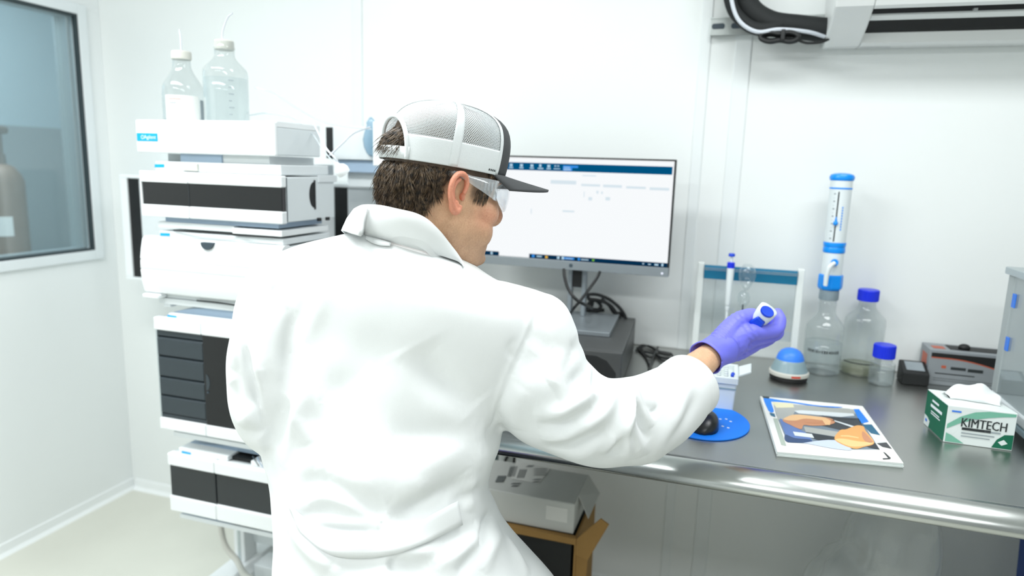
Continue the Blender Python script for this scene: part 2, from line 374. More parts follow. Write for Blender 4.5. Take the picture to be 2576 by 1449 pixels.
# top: solvent tray
zt0, zt1 = 1.352, 1.430
t = thing('solvent_tray', 'flat white solvent tray on top of the stack with two bottles on it', 'instrument', (-1.187, 1.47, zt0))
sh = MB(); sh.bb(-1.385, -.989, YF_, YF_+.012, zt0, zt1); 
obj('front_panel', sh, white, t, bevel=.004)
obj('body', MB().bb(-1.383, -.991, YF_+.0121, 1.525, zt0+.002, zt1-.012), greyside, t, bevel=.003)
rim = MB(); rim.bb(-1.383, -1.375, YF_+.0121, 1.525, zt1-.0119, zt1); rim.bb(-.999, -.991, YF_+.0121, 1.525, zt1-.0119, zt1); rim.bb(-1.375, -.999, 1.517, 1.525, zt1-.0119, zt1)
obj('rim', rim, white, t)
x0, x1, z0, z1 = xf(345, 345), xf(397, 345), zf(370, 355), zf(370, 335)
obj('badge', rect_on_front(x0, x1, z0, z1, YF_-.0008), badge, t)
obj('lettering', text_mb('Agilent', .0125, front_xz(x0+.040, YF_-.0012, (z0+z1)/2)), inkw, t)
sp = MB()
for k in range(7):
    a = k*2*PI/7; c = (x0+.0175+.004*math.cos(a), YF_-.0012, (z0+z1)/2+.004*math.sin(a)); sp.poly([(c[0]-.001, c[1], c[2]-.001), (c[0]+.001, c[1], c[2]-.001), (c[0]+.001, c[1], c[2]+.001), (c[0]-.001, c[1], c[2]+.001)])
obj('starburst_mark', sp, inkw, t)
# the bottles on it
def lab_bottle(name, label, c, h, r, capm, ch, cr, group=None, neck=None, liq=0, liqm=None, ribs=36, shoulder=.6):
    b = thing(name, label, 'bottle', c, group)
    nr = neck or cr*.8; hs = h*shoulder; hn = h-ch*.95
    prof = [(r*.90, 0), (r*.985, .003), (r, .010), (r, hs), (r*.985, hs+.006)]
    for k in range(1, 9):
        u = k/8; prof.append((nr+(r-nr)*(.5+.5*math.cos(PI*u)) if True else 0, hs+.006+(hn-.012-hs-.006)*u))
    prof += [(nr, hn), (nr+.0015, hn+.003), (nr, hn+.006), (nr, h-.003)]
    obj('glass_body', MB().lathe(prof, c, 40), glass, b, smooth='all')
    if liq:
        lp = [(r*.9, .003), (r*.965, .008)]+[(min(r*.965, 9), z) for z in np.linspace(.012, liq, 4)]
        obj('contents', MB().lathe(lp, c, 40), liqm or liquid, b, smooth='all')
    cm = MB(); n = ribs*2; vs = []
    pr = [(cr*.97, h-ch), (cr, h-ch+.002), (cr, h-.003), (cr*.95, h-.0006), (cr*.9, h)]
    rings = [[(c[0]+(rr*(1-.022*(i % 2) if 0 < j < 3 else rr*1))*math.cos(2*PI*i/n)*(1) if False else c[0]+rr*(1-(.03*(i % 2) if 0 < j < 3 else 0))*math.cos(2*PI*i/n), c[1]+rr*(1-(.03*(i % 2) if 0 < j < 3 else 0))*math.sin(2*PI*i/n), c[2]+hh) for i in range(n)] for j, (rr, hh) in enumerate(pr)]
    cm.loft(rings); obj('cap', cm, capm, b)
    return b
def wrap_label(b, c, r, z0, z1, a0, a1, m, name='paper_label', n=14):
    mb = MB()
    for k in range(n):
        p, q = a0+(a1-a0)*k/n, a0+(a1-a0)*(k+1)/n
        mb.add([(c[0]+r*math.cos(a), c[1]+r*math.sin(a), c[2]+z) for a, z in ((p, z0), (q, z0), (q, z1), (p, z1))], [(0, 1, 2, 3)])
    return obj(name, mb, m, b, smooth=True)
zb = zt1-.0119
c1 = (-1.338, 1.45, zb); c2 = (-1.209, 1.452, zb)
b1 = lab_bottle('solvent_bottle', 'clear solvent bottle with a white paper label, left of the two on the tray', c1, .186, .049, capw, .020, .0235, None, .021, .02, None, shoulder=.44)
va = math.atan2(-c1[1], -c1[0])
wrap_label(b1, c1, .0495, .006, .076, va-.95, va+.75, paperw)
wrap_label(b1, c1, .0499, .066, .0675, va-.75, va-.1, inkr, 'red_print')
wrap_label(b1, c1, .0499, .056, .0585, va-.7, va-.35, inkg, 'grey_print')
wrap_label(b1, c1, .0497, .006, .068, va+.85, va+1.35, inkg, 'side_label')
b2 = lab_bottle('solvent_bottle', 'taller clear solvent bottle with graduation marks, right of the two on the tray', c2, .209, .0525, capw, .022, .0235, None, .0235, .12, None, shoulder=.60)
va2 = math.atan2(-c2[1], -c2[0])
for k in range(6): wrap_label(b2, c2, .0531, .03+k*.016, .0325+k*.016, va2+.10, va2+.24+.1*(k % 2), inkg, 'graduation', 4)
def tubing(pts, r, label, m=tubem, name='tubing', cat='tubing'):
    o = obj(name, MB().tube(pts, r, 8, 10), m, None, smooth=True, org=tuple(map(float, pts[0]))); return tag(o, label, cat)
obj('tube_stub', MB().tube([(c1[0], c1[1], zb+.18), (c1[0]+.001, c1[1], zb+.215), (c1[0]-.002, c1[1], zb+.238)], .0022, 8, 6), cablew, b1, smooth=True)
obj('tube_stub', MB().tube([(c2[0], c2[1], zb+.20), (c2[0]-.004, c2[1], zb+.225), (c2[0]+.012, c2[1], zb+.26), (c2[0]+.028, c2[1], zb+.272)], .002, 8, 6), cablew, b2, smooth=True)
T1 = [pd(575, 100, 1.74), pd(545, 60, 1.8), pd(640, 215, 1.86), pd(720, 250, 1.84), pd(790, 290, 1.74), pd(838, 380, 1.62)]
tubing([pd(628, 290, 1.80), pd(670, 285, 1.78), pd(730, 295, 1.76), pd(780, 330, 1.70), pd(815, 380, 1.50), pd(855, 425, 1.46)], .0018, 'thin clear tubing arching low from the taller bottle along the tray edge')
tubing([pd(640, 220, 1.86), pd(690, 235, 1.85), pd(760, 280, 1.80), pd(830, 312, 1.74), pd(905, 322, 1.70), pd(935, 325, 1.68)], .0016, 'thin clear tubing arching high across the wall to the rear module')
tubing([pd(830, 390, 1.48), pd(862, 360, 1.55), pd(890, 335, 1.60), pd(930, 320, 1.66)], .0022, 'pale tubing rising from the white filter to the blue grey pouch', cablew)
tubing([pd(790, 312, 1.60), pd(806, 345, 1.50), pd(822, 375, 1.46), pd(840, 395, 1.45), pd(852, 412, 1.455)], .0022, 'short pale tubing dropping across the black slot to the filter', cablew)
fc = pd(860, 428, 1.46)
o = obj('inlet_filter', MB().lathe([(.004, -.012), (.014, -.009), (.0155, 0), (.012, .008), (.005, .014), (.003, .02)], fc, 24, axis=(-.35, -.5, .7)), white, None, smooth=True, org=fc)
tag(o, 'small white round inlet filter hanging beside the stack', 'filter')

# gap layer under the tray
def leak_tray(name, label, z0, z1, xl, xr, bpx=None, accents=()):
    t = thing(name, label, 'instrument part', ((xl+xr)/2, 1.47, z0))
    obj('plate', MB().bb(xl, xr, YF_+.014, XB-.01, z0, z1), white2, t, bevel=.002)
    if bpx: obj('badge', badge_mb(bpx, YF_+.0132), badge, t)
    for nm, mb, m in accents: obj(nm, mb, m, t, bevel=.001)
    return t
leak_tray('leak_tray', 'thin white leak tray directly under the solvent tray with a tiny blue badge', 1.3095, 1.333, -1.345, -.985,
    [(389, 421), (413, 421), (413, 413), (389, 413)],
    [('blue_cover', MB().bb(-1.27, -1.15, YF_+.016, XB-.02, 1.3331, 1.352), bluegrey), ('pale_cover', MB().bb(-1.1499, -1.02, YF_+.02, XB-.02, 1.3331, 1.352), white2),
     ('grey_cover', MB().bb(-1.34, -1.2701, YF_+.05, XB-.02, 1.3331, 1.3515), greyside), ('clip', MB().bb(-1.26, -1.215, YF_+.008, YF_+.0139, 1.312, 1.329), capw)])

# autosampler
za0, za1 = 1.198, 1.3085
t = thing('autosampler', 'white autosampler module with a long black glossy window and a round side recess', 'instrument', (-1.178, 1.47, za0))
xs = xf(472, 480)
fr = MB(); 
for (u0, u1) in ((-1.383, xs-.0008), (xs+.0008, -.975)):
    fr2 = MB(); fr2.bb(u0, u1, YF_, YF_+.02, zf(360, 457), za1); fr2.bb(u0, u1, YF_, YF_+.02, za0, zf(357, 513))
    if u0 == -1.383: fr2.bb(u0, u0+.004, YF_, YF_+.02, zf(357, 513), zf(360, 457))
    obj('fascia', fr2, white, t, bevel=.003)
zw0, zw1 = zf(357, 513), zf(360, 457)
obj('window', MB().bb(-1.3788, -.977, YF_+.004, YF_+.018, zw0+.0002, zw1-.0002), blk, t, bevel=.001)
obj('window_seam', MB().bb(xs-.001, xs+.001, YF_+.0032, YF_+.0041, zw0+.0004, zw1-.0004), smoke, t)
obj('body', MB().bb(-1.381, -.9755, YF_+.0201, XB, za0+.003, za1-.003), greyside, t, bevel=.002)
obj('fascia_gap', MB().bb(-.9754, -.9746, YF_+.019, YF_+.021, za0+.005, za1-.004), notch, t)
pc = ax(790, 490, -.9747); pr = abs(ax(790, 458, -.9747)[2]-pc[2])
dp = [(-.9742, pc[1]-.62*pr*math.cos(a)*1.0, pc[2]+pr*math.sin(a)) for a in np.linspace(-PI/2, PI/2, 14)]
obj('side_recess', MB().prism(dp, (-.0012, 0, 0)), blkm, t)
obj('recess_slot', MB().bb(-.9745, -.9735, pc[1], pc[1]+.006, pc[2]-pr*1.15, pc[2]+pr*1.15), blkm, t)
p1 = ax(800, 441, -.974); p2 = ax(838, 458, -.974)
obj('latch_plate', MB().bb(-.9754, -.972, p1[1], XB+.01, p2[2], p1[2]), white2, t, bevel=.001)
for px, py in ((802, 552), (823, 550)):
    p = ax(px, py, -.974); obj('connector', MB().bb(-.9754, -.970, p[1]-.006, p[1]+.006, p[2]-.004, p[2]+.004), blkm, t)
# layer between autosampler and pump
leak_tray('leak_tray', 'white leak tray under the autosampler with dark cable edges and a blue badge', 1.1475, 1.162, -1.345, -.985,
    [(403, 593), (427, 594), (427, 587), (403, 586)],
    [('lower_plate', MB().bb(-1.12, -.982, YF_+.006, XB-.02, 1.1685, 1.182), white), ('upper_plate', MB().bb(-1.33, -1.0, YF_+.02, XB-.02, 1.1855, 1.198), bluegrey),
     ('middle_plate', MB().bb(-1.345, -1.1202, YF_+.012, XB-.02, 1.1705, 1.1853), white2), ('cable', MB().tube([(-1.30, YF_+.012, 1.166), (-1.22, YF_+.006, 1.1655), (-1.13, YF_+.004, 1.1685), (-1.115, YF_+.01, 1.165), (-1.06, YF_+.004, 1.1655), (-1.0, YF_+.002, 1.1665)], .0016, 6, 6), blkm)])
# pump module with a bulging front and half round grip notch
zp0, zp1 = 1.004, 1.147
t = thing('pump_module', 'white pump module with a plain bulging front and a dark half round grip notch', 'instrument', (-1.18, 1.47, zp0))
pf = []
for z, dy in ((zp1, .010), (zp1-.006, .002), (zp1-.03, -.004), (zp1-.054, -.008), (zp1-.057, -.0062), (zp1-.06, -.008), (zp1-.078, -.009), (zp1-.081, -.0072), (zp1-.084, -.009), (zp1-.12, -.006), (zp0+.004, .000), (zp0, .006)): pf.append((YF_+dy, z))
pf += [(YF_+.03, zp0), (YF_+.03, zp1)]
obj('front_cover', MB().prism([(-1.388, y, z) for y, z in pf], (.409, 0, 0)), white, t, smooth=True)
obj('body', MB().bb(-1.382, -.980, YF_+.0301, XB, zp0+.004, zp1-.004), greyside, t, bevel=.002)
nc = ay(523, 610, YF_-.0015); nr = .0175
obj('grip_notch', MB().prism([(nc[0]+nr*math.cos(a), YF_-.007, nc[2]+nr*math.sin(a)) for a in np.linspace(PI, 2*PI, 16)], (0, .012, 0)), notch, t)
obj('left_lip', MB().bb(-1.386, -1.338, YF_-.012, YF_+.02, zp0-.011, zp0-.0002), white, t, bevel=.003)
obj('base_plate', MB().bb(-1.35, -.99, YF_+.02, XB-.01, zp0-.012, zp0-.0003), white2, t, bevel=.002)
leak_tray('leak_tray', 'clear grey leak tray under the pump module front', .976, .991, -1.36, -.985, None,
    [('side_block', MB().bb(-1.352, -1.33, YF_+.02, YF_+.06, (.968), .9759), white2), ('cable', MB().tube([(-1.24, YF_+.012, .9945), (-1.17, YF_+.008, .996), (-1.1, YF_+.006, .9935)], .002, 6, 6), blkm)])

# multisampler tower
zm0, zm1 = .644, .943
t = thing('sample_tower', 'tall module with four charcoal drawers left and a glossy black door right', 'instrument', (-1.165, 1.47, zm0))
xl, xr = -1.368, -.96
xd = xf(508, 900)
zt_, zb_ = zf(388, 829), zf(408, 1051)
obj('top_band', MB().bb(xl, xd-.0006, YF_, YF_+.022, zt_, zm1).bb(xd+.0006, xr, YF_, YF_+.022, zt_, zm1), white, t, bevel=.003)
obj('bottom_band', MB().bb(xl, xd-.0006, YF_, YF_+.022, zm0, zb_).bb(xd+.0006, xr, YF_, YF_+.022, zm0, zb_), white, t, bevel=.003)
obj('body', MB().bb(xl+.002, xr-.002, YF_+.0221, XB, zm0+.003, zm1-.003), greyside, t, bevel=.002)
obj('left_edge', MB().bb(xl, xl+.004, YF_+.006, YF_+.022, zb_+.0002, zt_-.0002), alum, t)
zz = [zt_, zf(391, 845), zf(396, 894), zf(400, 946), zf(404, 993), zf(407, 1040), zb_]
for k in range(6):
    a, b = zz[k+1]+.0012, zz[k]-.0012
    if k in (0, 5): obj('filler_strip', MB().bb(xl+.0045, xd-.001, YF_+.006, YF_+.0219, a, b), drawerm, t, bevel=.001)
    else:
        dr = obj('drawer', MB().bb(xl+.0045, xd-.001, YF_+.004, YF_+.0219, a, b-.006), drawerm, t, bevel=.0015)
        obj('drawer_lip', MB().prism([(xl+.0045, YF_+.004, b-.006), (xl+.0045, YF_+.012, b), (xl+.0045, YF_+.0219, b), (xl+.0045, YF_+.0219, b-.0058)], (xd-.001-xl-.0045, 0, 0)), drawerm, dr)
dm = MB().bb(xd+.001, xr-.001, YF_+.003, YF_+.0219, zb_+.0006, zt_-.0006)
d = obj('door', dm, blk, t, bevel=.0015)
hc = ay(519, 962, YF_+.0025)
obj('door_grip', MB().prism([(hc[0], YF_+.002, hc[2]-.02)]+[(hc[0]+.011*math.cos(a), YF_+.002, hc[2]+.021*math.sin(a)) for a in np.linspace(-PI/2, PI/2, 12)], (0, .0012, 0)), drawerm, d)
obj('door_lock', MB().lathe([(.0028, 0), (.0028, .002)], (hc[0]+.004, YF_+.003, hc[2]-.026), 12, axis=(0, -1, 0)), notch, d)
# upper dome tray on the tower
t2 = thing('leak_tray', 'blue grey domed leak tray on top of the drawer tower with a blue badge', 'instrument part', (-1.165, 1.47, zm1+.0002))
obj('plate', MB().bb(-1.335, -.98, YF_+.016, XB-.01, zm1+.0002, zm1+.010), white, t2, bevel=.002)
dome = []
for i, x in enumerate(np.linspace(-1.33, -.99, 16)):
    u = (x+1.33)/.34; dome.append((x, YF_+.03, zm1+.0102+.022*math.sin(PI*min(1, u*1.05))**.8 if u < .95 else zm1+.0102))
dome = [(x, y, max(z, zm1+.0102)) for x, y, z in dome]
obj('dome', MB().prism([(-1.331, YF_+.03, zm1+.0101)]+dome+[(-.989, YF_+.03, zm1+.0101)], (0, .20, 0)), bluegrey, t2, smooth=True)
obj('badge', badge_mb([(421, 798), (444, 801), (444, 795), (421, 792)], YF_+.0155), badge, t2)
for k in (0, 1): obj('wire_loop', MB().tube([(-1.14+k*.02, YF_+.03, zm1+.034), (-1.125+k*.02, YF_+.018, zm1+.024), (-1.115+k*.03, YF_+.012, zm1+.011), (-1.09, YF_+.013, zm1+.0105)], .0009, 6, 6), notch, t2, smooth=True)
# lower tray stack + detector
zd0, zd1 = .417, .579
leak_tray('leak_tray', 'white slanted leak tray under the drawer tower', zm0-.022, zm0-.008, -1.34, -.985, None, [('block', MB().bb(-1.32, -1.22, YF_+.02, XB-.02, zm0-.0079, zm0-.0002), bluegrey), ('block', MB().bb(-1.11, -1.0, YF_+.01, XB-.02, zm0-.0079, zm0-.0002), white2)])
t = thing('detector_module', 'lowest module of the stack with two smoked dark windows in a white frame', 'instrument', (-1.15, 1.47, zd0))
xl, xr = -1.351, -.945
xd = xf(540, 1220); za, zb2 = zf(426, 1170), zf(432, 1247)
obj('top_band', MB().bb(xl, xd-.0006, YF_, YF_+.022, za, zd1).bb(xd+.0006, xr, YF_, YF_+.022, za, zd1), white, t, bevel=.003)
obj('bottom_band', MB().bb(xl, xd-.0006, YF_, YF_+.022, zd0, zb2).bb(xd+.0006, xr, YF_, YF_+.022, zd0, zb2), white, t, bevel=.003)
obj('body', MB().bb(xl+.002, xr-.002, YF_+.0221, XB, zd0+.003, zd1-.003), greyside, t, bevel=.002)
obj('window', MB().bb(xl+.004, xd-.001, YF_+.004, YF_+.0219, zb2+.0005, za-.0005), smoke, t, bevel=.001)
obj('window', MB().bb(xd+.001, xr-.004, YF_+.006, YF_+.0219, zb2+.0005, za-.0005), smoke, t, bevel=.001)
t2 = thing('leak_tray', 'wavy blue grey leak tray on top of the lowest module with a blue badge', 'instrument part', (-1.15, 1.47, zd1+.0002))
obj('plate', MB().bb(-1.325, -1.17, YF_+.014, XB-.01, zd1+.0002, zd1+.014), white, t2, bevel=.002)
obj('plate', MB().bb(-1.10, -.96, YF_+.014, XB-.01, zd1+.0002, zd1+.014), white, t2, bevel=.002)
wv = [(x, YF_+.05, zd1+.0145+.012*(0.5-.5*math.cos(PI*min(1, max(0, (x+1.325)/.18))))*(1 if x < -1.06 else 1)) for x in np.linspace(-1.32, -.97, 16)]
obj('wave_cover', MB().prism([(-1.321, YF_+.05, zd1+.0141)]+wv+[(-.969, YF_+.05, zd1+.0141)], (0, .17, 0)), bluegrey, t2, smooth=True)
obj('dark_gap', MB().bb(-1.17+.0003, -1.1003, YF_+.03, XB-.02, zd1+.0002, zd1+.008), blkm, t2)
obj('badge', badge_mb([(457, 1141), (480, 1146), (480, 1139), (457, 1134)], YF_+.0135), badge, t2)
for k in range(4): obj('wire_loop', MB().tube([(-1.10+k*.012, YF_+.03, zd1+.015), (-1.095+k*.014, YF_+.016, zd1+.026), (-1.08+k*.01, YF_+.010, zd1+.016), (-1.075+k*.012, YF_+.013, zd1+.004)], .0011, 6, 6), [notch, bluegrey][k % 2], t2, smooth=True)
leak_tray('leak_tray', 'white leak tray hanging under the lowest module above the floor', zd0-.026, zd0-.014, -1.335, -.96, None, [('block', MB().bb(-1.33, -1.17, YF_+.02, XB-.02, zd0-.0139, zd0-.0002), bluegrey), ('block', MB().bb(-1.08, -.97, YF_+.02, XB-.02, zd0-.0139, zd0-.0002), white2)])

# rear cabinet behind the stack: white frame with black end strips
YR = 1.85
t = thing('rear_cabinet', 'wide white framed cabinet behind the stack with black vertical end strips', 'cabinet', (-1.45, 1.93, .918))
zc0, zc1 = .916, 1.277
obj('body', MB().bb(-1.992, -.80, YR+.012, YB-.005, zc0, zc1), greyside, t)
fm = MB(); fm.bb(-1.992, -.80, YR-.004, YR+.0119, zc1-.010, zc1); fm.bb(-1.992, -.80, YR-.004, YR+.0119, zc0, zc0+.010); fm.bb(-1.992, -1.962, YR-.004, YR+.0119, zc0+.0101, zc1-.0101)
obj('frame', fm, white, t, bevel=.002)
obj('end_strip', MB().bb(-1.9615, -1.915, YR+.002, YR+.0118, zc0+.0102, zc1-.0102), blkm, t)
obj('end_strip', MB().bb(-1.157, -1.112, YR+.002, YR+.0118, zc0+.0102, zc1-.0102), blkm, t)
obj('face_panel', MB().bb(-1.9145, -1.1575, YR+.003, YR+.0118, zc0+.0102, zc1-.0102).bb(-1.1115, -.805, YR+.003, YR+.0118, zc0+.0102, zc1-.0102), white2, t)
obj('wall_bracket', MB().bb(-1.9, -1.86, YB-.0049, YB-.0003, zc0+.05, zc1-.05).bb(-.9, -.86, YB-.0049, YB-.0003, zc0+.05, zc1-.05), alum, t)
# upper rear module
Y2 = 1.70
t = thing('rear_module', 'white module box behind the solvent tray with a black slot at its left end', 'instrument', (-.98, 1.8, 1.345))
xa, xb_, xc_ = xf(820, 360, Y2), xf(837, 360, Y2), xf(985, 360, Y2)
za, zb3 = zf(900, 402, Y2), zf(880, 318, Y2)
obj('body', MB().bb(xa, xc_+.12, Y2+.012, YB-.01, za, zb3-.002), greyside, t, bevel=.002)
obj('slot', MB().bb(xa, xb_, Y2+.001, Y2+.0119, za+.002, zb3-.003), blkm, t)
obj('front_panel', MB().bb(xb_+.0005, xf(950, 360, Y2), Y2, Y2+.0119, za, zb3), white2, t, bevel=.002)
obj('end_panel', MB().bb(xf(951, 360, Y2), xc_+.12, Y2-.03, Y2+.0119, za-.015, zb3+.012), white, t, bevel=.003)
obj('under_tray', MB().bb(xa+.03, xc_+.10, Y2+.01, YB-.02, za-.035, za-.0005), bluegrey, t, bevel=.002)
obj('support_plate', MB().bb(xa+.05, xc_+.10, Y2+.03, YB-.01, 1.2772, za-.0352), white2, t)
pc = ay(938, 352, 1.688)
pm = MB(); rings = []
for k, (h, a) in enumerate(((-.044, .010), (-.036, .021), (-.02, .028), (0, .029), (.018, .024), (.032, .015), (.038, .012), (.046, .015), (.060, .003))):
    rings.append([(pc[0]+a*math.cos(q)*(1+.1*math.sin(3*q+k))-(.006 if h > .03 else 0), pc[1]+.3*a*math.sin(q), pc[2]+h) for q in [2*PI*i/20 for i in range(20)]])
o = obj('drip_pouch', pm.loft(rings), glassy('pouch_film', (150, 186, 208), .2, .5, .2), None, smooth='all', org=pc)
tag(o, 'blue grey translucent pouch hanging at the rear module behind the cap', 'pouch')

# ------------------------------------------------------------------ air conditioner, pipe and rail
XA, XA2 = .198, 1.02
t = thing('air_conditioner', 'white wall mounted air conditioner with an open black outlet', 'air conditioner', ((XA+XA2)/2, 1.93, 1.673))
sec = [(YB-.003, 1.673), (1.985, 1.6715), (1.90, 1.700), (1.83, 1.735), (1.795, 1.78), (1.785, 1.84), (1.79, 1.95), (1.82, 1.965), (YB-.003, 1.965)]
def acx(x0, x1, s, mb=None): return (mb or MB()).prism([(x0, y, z) for y, z in s], (x1-x0, 0, 0))
vx0, vx1 = XA+.085, XA2-.085
obj('end_cap', acx(XA, vx0, sec), acm, t, bevel=.004)
obj('end_cap', acx(vx1, XA2, sec), acm, t, bevel=.004)
mid_low = [(YB-.003, 1.673), (1.985, 1.6715), (1.972, 1.676), (1.972, 1.70), (YB-.003, 1.70)]
obj('lower_lip', acx(vx0+.0002, vx1-.0002, mid_low), acm, t)
mid_up = [(1.842, 1.730), (1.83, 1.735), (1.795, 1.78), (1.785, 1.84), (1.79, 1.95), (1.82, 1.965), (YB-.003, 1.965), (YB-.003, 1.80), (1.90, 1.80)]
obj('front_panel', acx(vx0+.0002, vx1-.0002, mid_up), acm, t)
obj('outlet_cavity', acx(vx0+.0002, vx1-.0002, [(YB-.003, 1.7002), (1.972, 1.7002), (1.962, 1.706), (1.915, 1.76), (1.8995, 1.7998), (YB-.003, 1.7998)]), blkm, t)
lv = acx(vx0+.003, vx1-.003, [(1.905, 1.7165), (1.893, 1.7185), (1.884, 1.7235), (1.886, 1.7275), (1.899, 1.7235), (1.908, 1.7205)])
obj('louver', lv, acm, t, smooth=True)
for x in (.50, .80): obj('louver_pin', MB().bb(x, x+.008, 1.895, 1.905, 1.7235, 1.735), acm, t)
obj('print', MB().poly([(vx0+.004, 2.015, 1.6720), (vx0+.075, 2.015, 1.6720), (vx0+.075, 2.011, 1.6719), (vx0+.004, 2.011, 1.6719)]), inkg, t)
# strut rail with slots
t = thing('strut_rail', 'galvanised slotted strut rail on the wall left of the air conditioner', 'rail', (.05, YB-.01, 1.733))
obj('channel', MB().bb(-.088, .36, YB-.026, YB-.0045, 1.714, 1.755), galv, t, bevel=.002)
for k in range(8):
    x = -.066+k*.05; obj('slot_hole', MB().prism([(x-.011+.006*math.cos(a)+ (.022-.0)*(1 if math.cos(a) > 0 else 0), YB-.0268, 1.735+.0075*math.sin(a)) for a in np.linspace(0, 2*PI, 16, endpoint=False)], (0, .0006, 0)), notch, t)
obj('flange', MB().bb(-.088, .36, YB-.0275, YB-.0262, 1.712, 1.7155).bb(-.088, .36, YB-.0275, YB-.0262, 1.7535, 1.757), galv, t)
# insulated pipe
YP = 1.97
pp = [ay(1856, -330, YP), ay(1858, -120, YP), ay(1868, -20, YP), ay(1890, 28, YP), ay(1940, 58, YP), ay(2010, 68, YP), ay(2060, 74, YP), ay(2088, 76, YP)]
t = thing('refrigerant_pipe', 'thick black insulated pipe bending down from the ceiling into the air conditioner', 'pipe', pp[0])
obj('insulation', MB().tube(pp, .030, 16, 8), foam, t, smooth=True)
pq = [np.array(p)+(-.026, -.02, -.012) for p in pp]
obj('second_insulation', MB().tube([p+np.array((-.004, -.01, -.008)) for p in pq[:5]]+[pq[5]+np.array((0, .01, .02))], .016, 12, 8), foam, t, smooth=True)
wc = [ay(1836, -330, YP-.05), ay(1838, -60, YP-.05), ay(1842, 8, YP-.055), ay(1862, 55, YP-.055), ay(1905, 80, YP-.05), ay(1960, 74, YP-.045), ay(2030, 80, YP-.035), ay(2075, 92, YP-.02)]
tag(obj('drain_cable', MB().tube(wc, .005, 8, 8), cablew, None, smooth=True, org=wc[0]), 'white drain cable following the underside of the black pipe', 'cable')
t = thing('cable_bundle', 'coiled black cable bundle tied under the insulated pipe', 'cable', ay(1960, 95, YP-.03))
for k in range(5):
    ph = k*.9; pts = []
    for j in range(13):
        a = 2*PI*j/12; pts.append(ay(1962+48*math.cos(a)+4*math.sin(k*3.), 94+(11+2*k % 5)*math.sin(a)*(1-.45*math.exp(-(math.cos(a)/.35)**2))+2*math.cos(ph), YP-.03-.004*k))
    obj('coil', MB().tube(pts, .0056, 7, 3), cablem, t, smooth=True)
obj('tie', MB().bb(*(lambda p: (p[0]-.005, p[0]+.005, p[1]-.03, p[1]+.005, p[2]-.012, p[2]+.014))(ay(1968, 93, YP-.03))), cablem, t, bevel=.002)
obj('tail', MB().tube([ay(2005, 100, YP-.03), ay(2030, 108, YP-.03), ay(2065, 106, YP-.025), ay(2085, 98, YP-.02)], .0035, 7, 6), cablem, t, smooth=True)

# ------------------------------------------------------------------ desktop computer and monitor
RZ = math.radians(3.06)
A = np.array([-.211, 1.565]); e1 = np.array([math.cos(RZ), math.sin(RZ)]); e2 = np.array([-math.sin(RZ), math.cos(RZ)])
def pcp(u, v, z): p = A-e1*u+e2*v; return (p[0], p[1], z)     # u leftwards, v backwards
pch = .095; pz = HT+.0005
t = thing('desktop_computer', 'charcoal desktop computer lying flat under the monitor', 'computer', pcp(.17, .2, pz))
def pbox(u0, u1, v0, v1, z0, z1, mb=None):
    return (mb or MB()).prism([pcp(u0, v0, z0), pcp(u1, v0, z0), pcp(u1, v1, z0), pcp(u0, v1, z0)], (0, 0, z1-z0))
obj('case', pbox(0, .34, .018, .41, pz+.004, pz+pch), pcm, t, bevel=.002)
obj('case_seam', pbox(-.0006, .0002, .02, .41, pz+pch-.010, pz+pch-.008), blkm, t)
obj('feet', pbox(.02, .05, .05, .08, pz, pz+.0039).add(*(lambda m: (m.v, m.f))(pbox(.29, .32, .05, .08, pz, pz+.0039))).add(*(lambda m: (m.v, m.f))(pbox(.29, .32, .33, .36, pz, pz+.0039))).add(*(lambda m: (m.v, m.f))(pbox(.02, .05, .33, .36, pz, pz+.0039))), blkm, t)
fz = MB(); fz.prism([pcp(0, 0, pz+.004), pcp(.34, 0, pz+.004), pcp(.34, .0179, pz+.004), pcp(0, .0179, pz+.004)], (0, 0, pch-.004))
obj('front_bezel', fz, pcm, t, bevel=.002)
obj('front_grille', MB().prism([pcp(.012, -.0012, pz+.012), pcp(.33, -.0012, pz+.012), pcp(.33, -.0012, pz+pch-.012), pcp(.06, -.0012, pz+pch-.012), pcp(.035, -.0012, pz+pch-.022), pcp(.012, -.0012, pz+pch-.05)], tuple(e2*.0011)+(0,)), blkm, t)
# monitor
YM = 1.84; xm0, xm1, zm0_, zm1_ = -.668, -.138, 1.068, 1.3755
t = thing('monitor', 'thin bezel computer monitor on a silver stand on the desktop computer', 'monitor', (-.403, 1.86, pz+pch))
obj('casing', MB().bb(xm0, xm1, YM+.0005, YM+.022, zm0_, zm1_), blkm, t, bevel=.002)
obj('chin', MB().bb(xm0, xm1, YM-.0035, YM+.0004, zm0_, zm0_+.0245), silver, t, bevel=.0008)
obj('bezel', MB().bb(xm0, xm1, YM-.002, YM+.0004, zm1_-.0035, zm1_).bb(xm1-.0035, xm1, YM-.002, YM+.0004, zm0_+.0247, zm1_-.0036).bb(xm0, xm0+.0035, YM-.002, YM+.0004, zm0_+.0247, zm1_-.0036), blkm, t)
sx0, sx1, sz0, sz1 = xm0+.0045, xm1-.0045, zm0_+.0255, zm1_-.0045
sc_ = obj('screen', MB().poly([(sx0, YM-.0004, sz0), (sx1, YM-.0004, sz0), (sx1, YM-.0004, sz1), (sx0, YM-.0004, sz1)]), screenm, t)
def scr(name, rects, m, dy=.0006):
    mb = MB()
    for a, b, c, d in rects: mb.poly([(a, YM-dy, c), (b, YM-dy, c), (b, YM-dy, d), (a, YM-dy, d)])
    o = obj(name, mb, m, sc_)
    if len(rects) > 1: o['kind'] = 'stuff'
    return o
def sq(px0, py0, px1, py1): p = ay(px0, py1, YM); q = ay(px1, py0, YM); return (min(p[0], q[0]), max(p[0], q[0]), min(p[2], q[2]), max(p[2], q[2]))
zb0, zb1 = ay(1600, 437, YM)[2], ay(1600, 417, YM)[2]
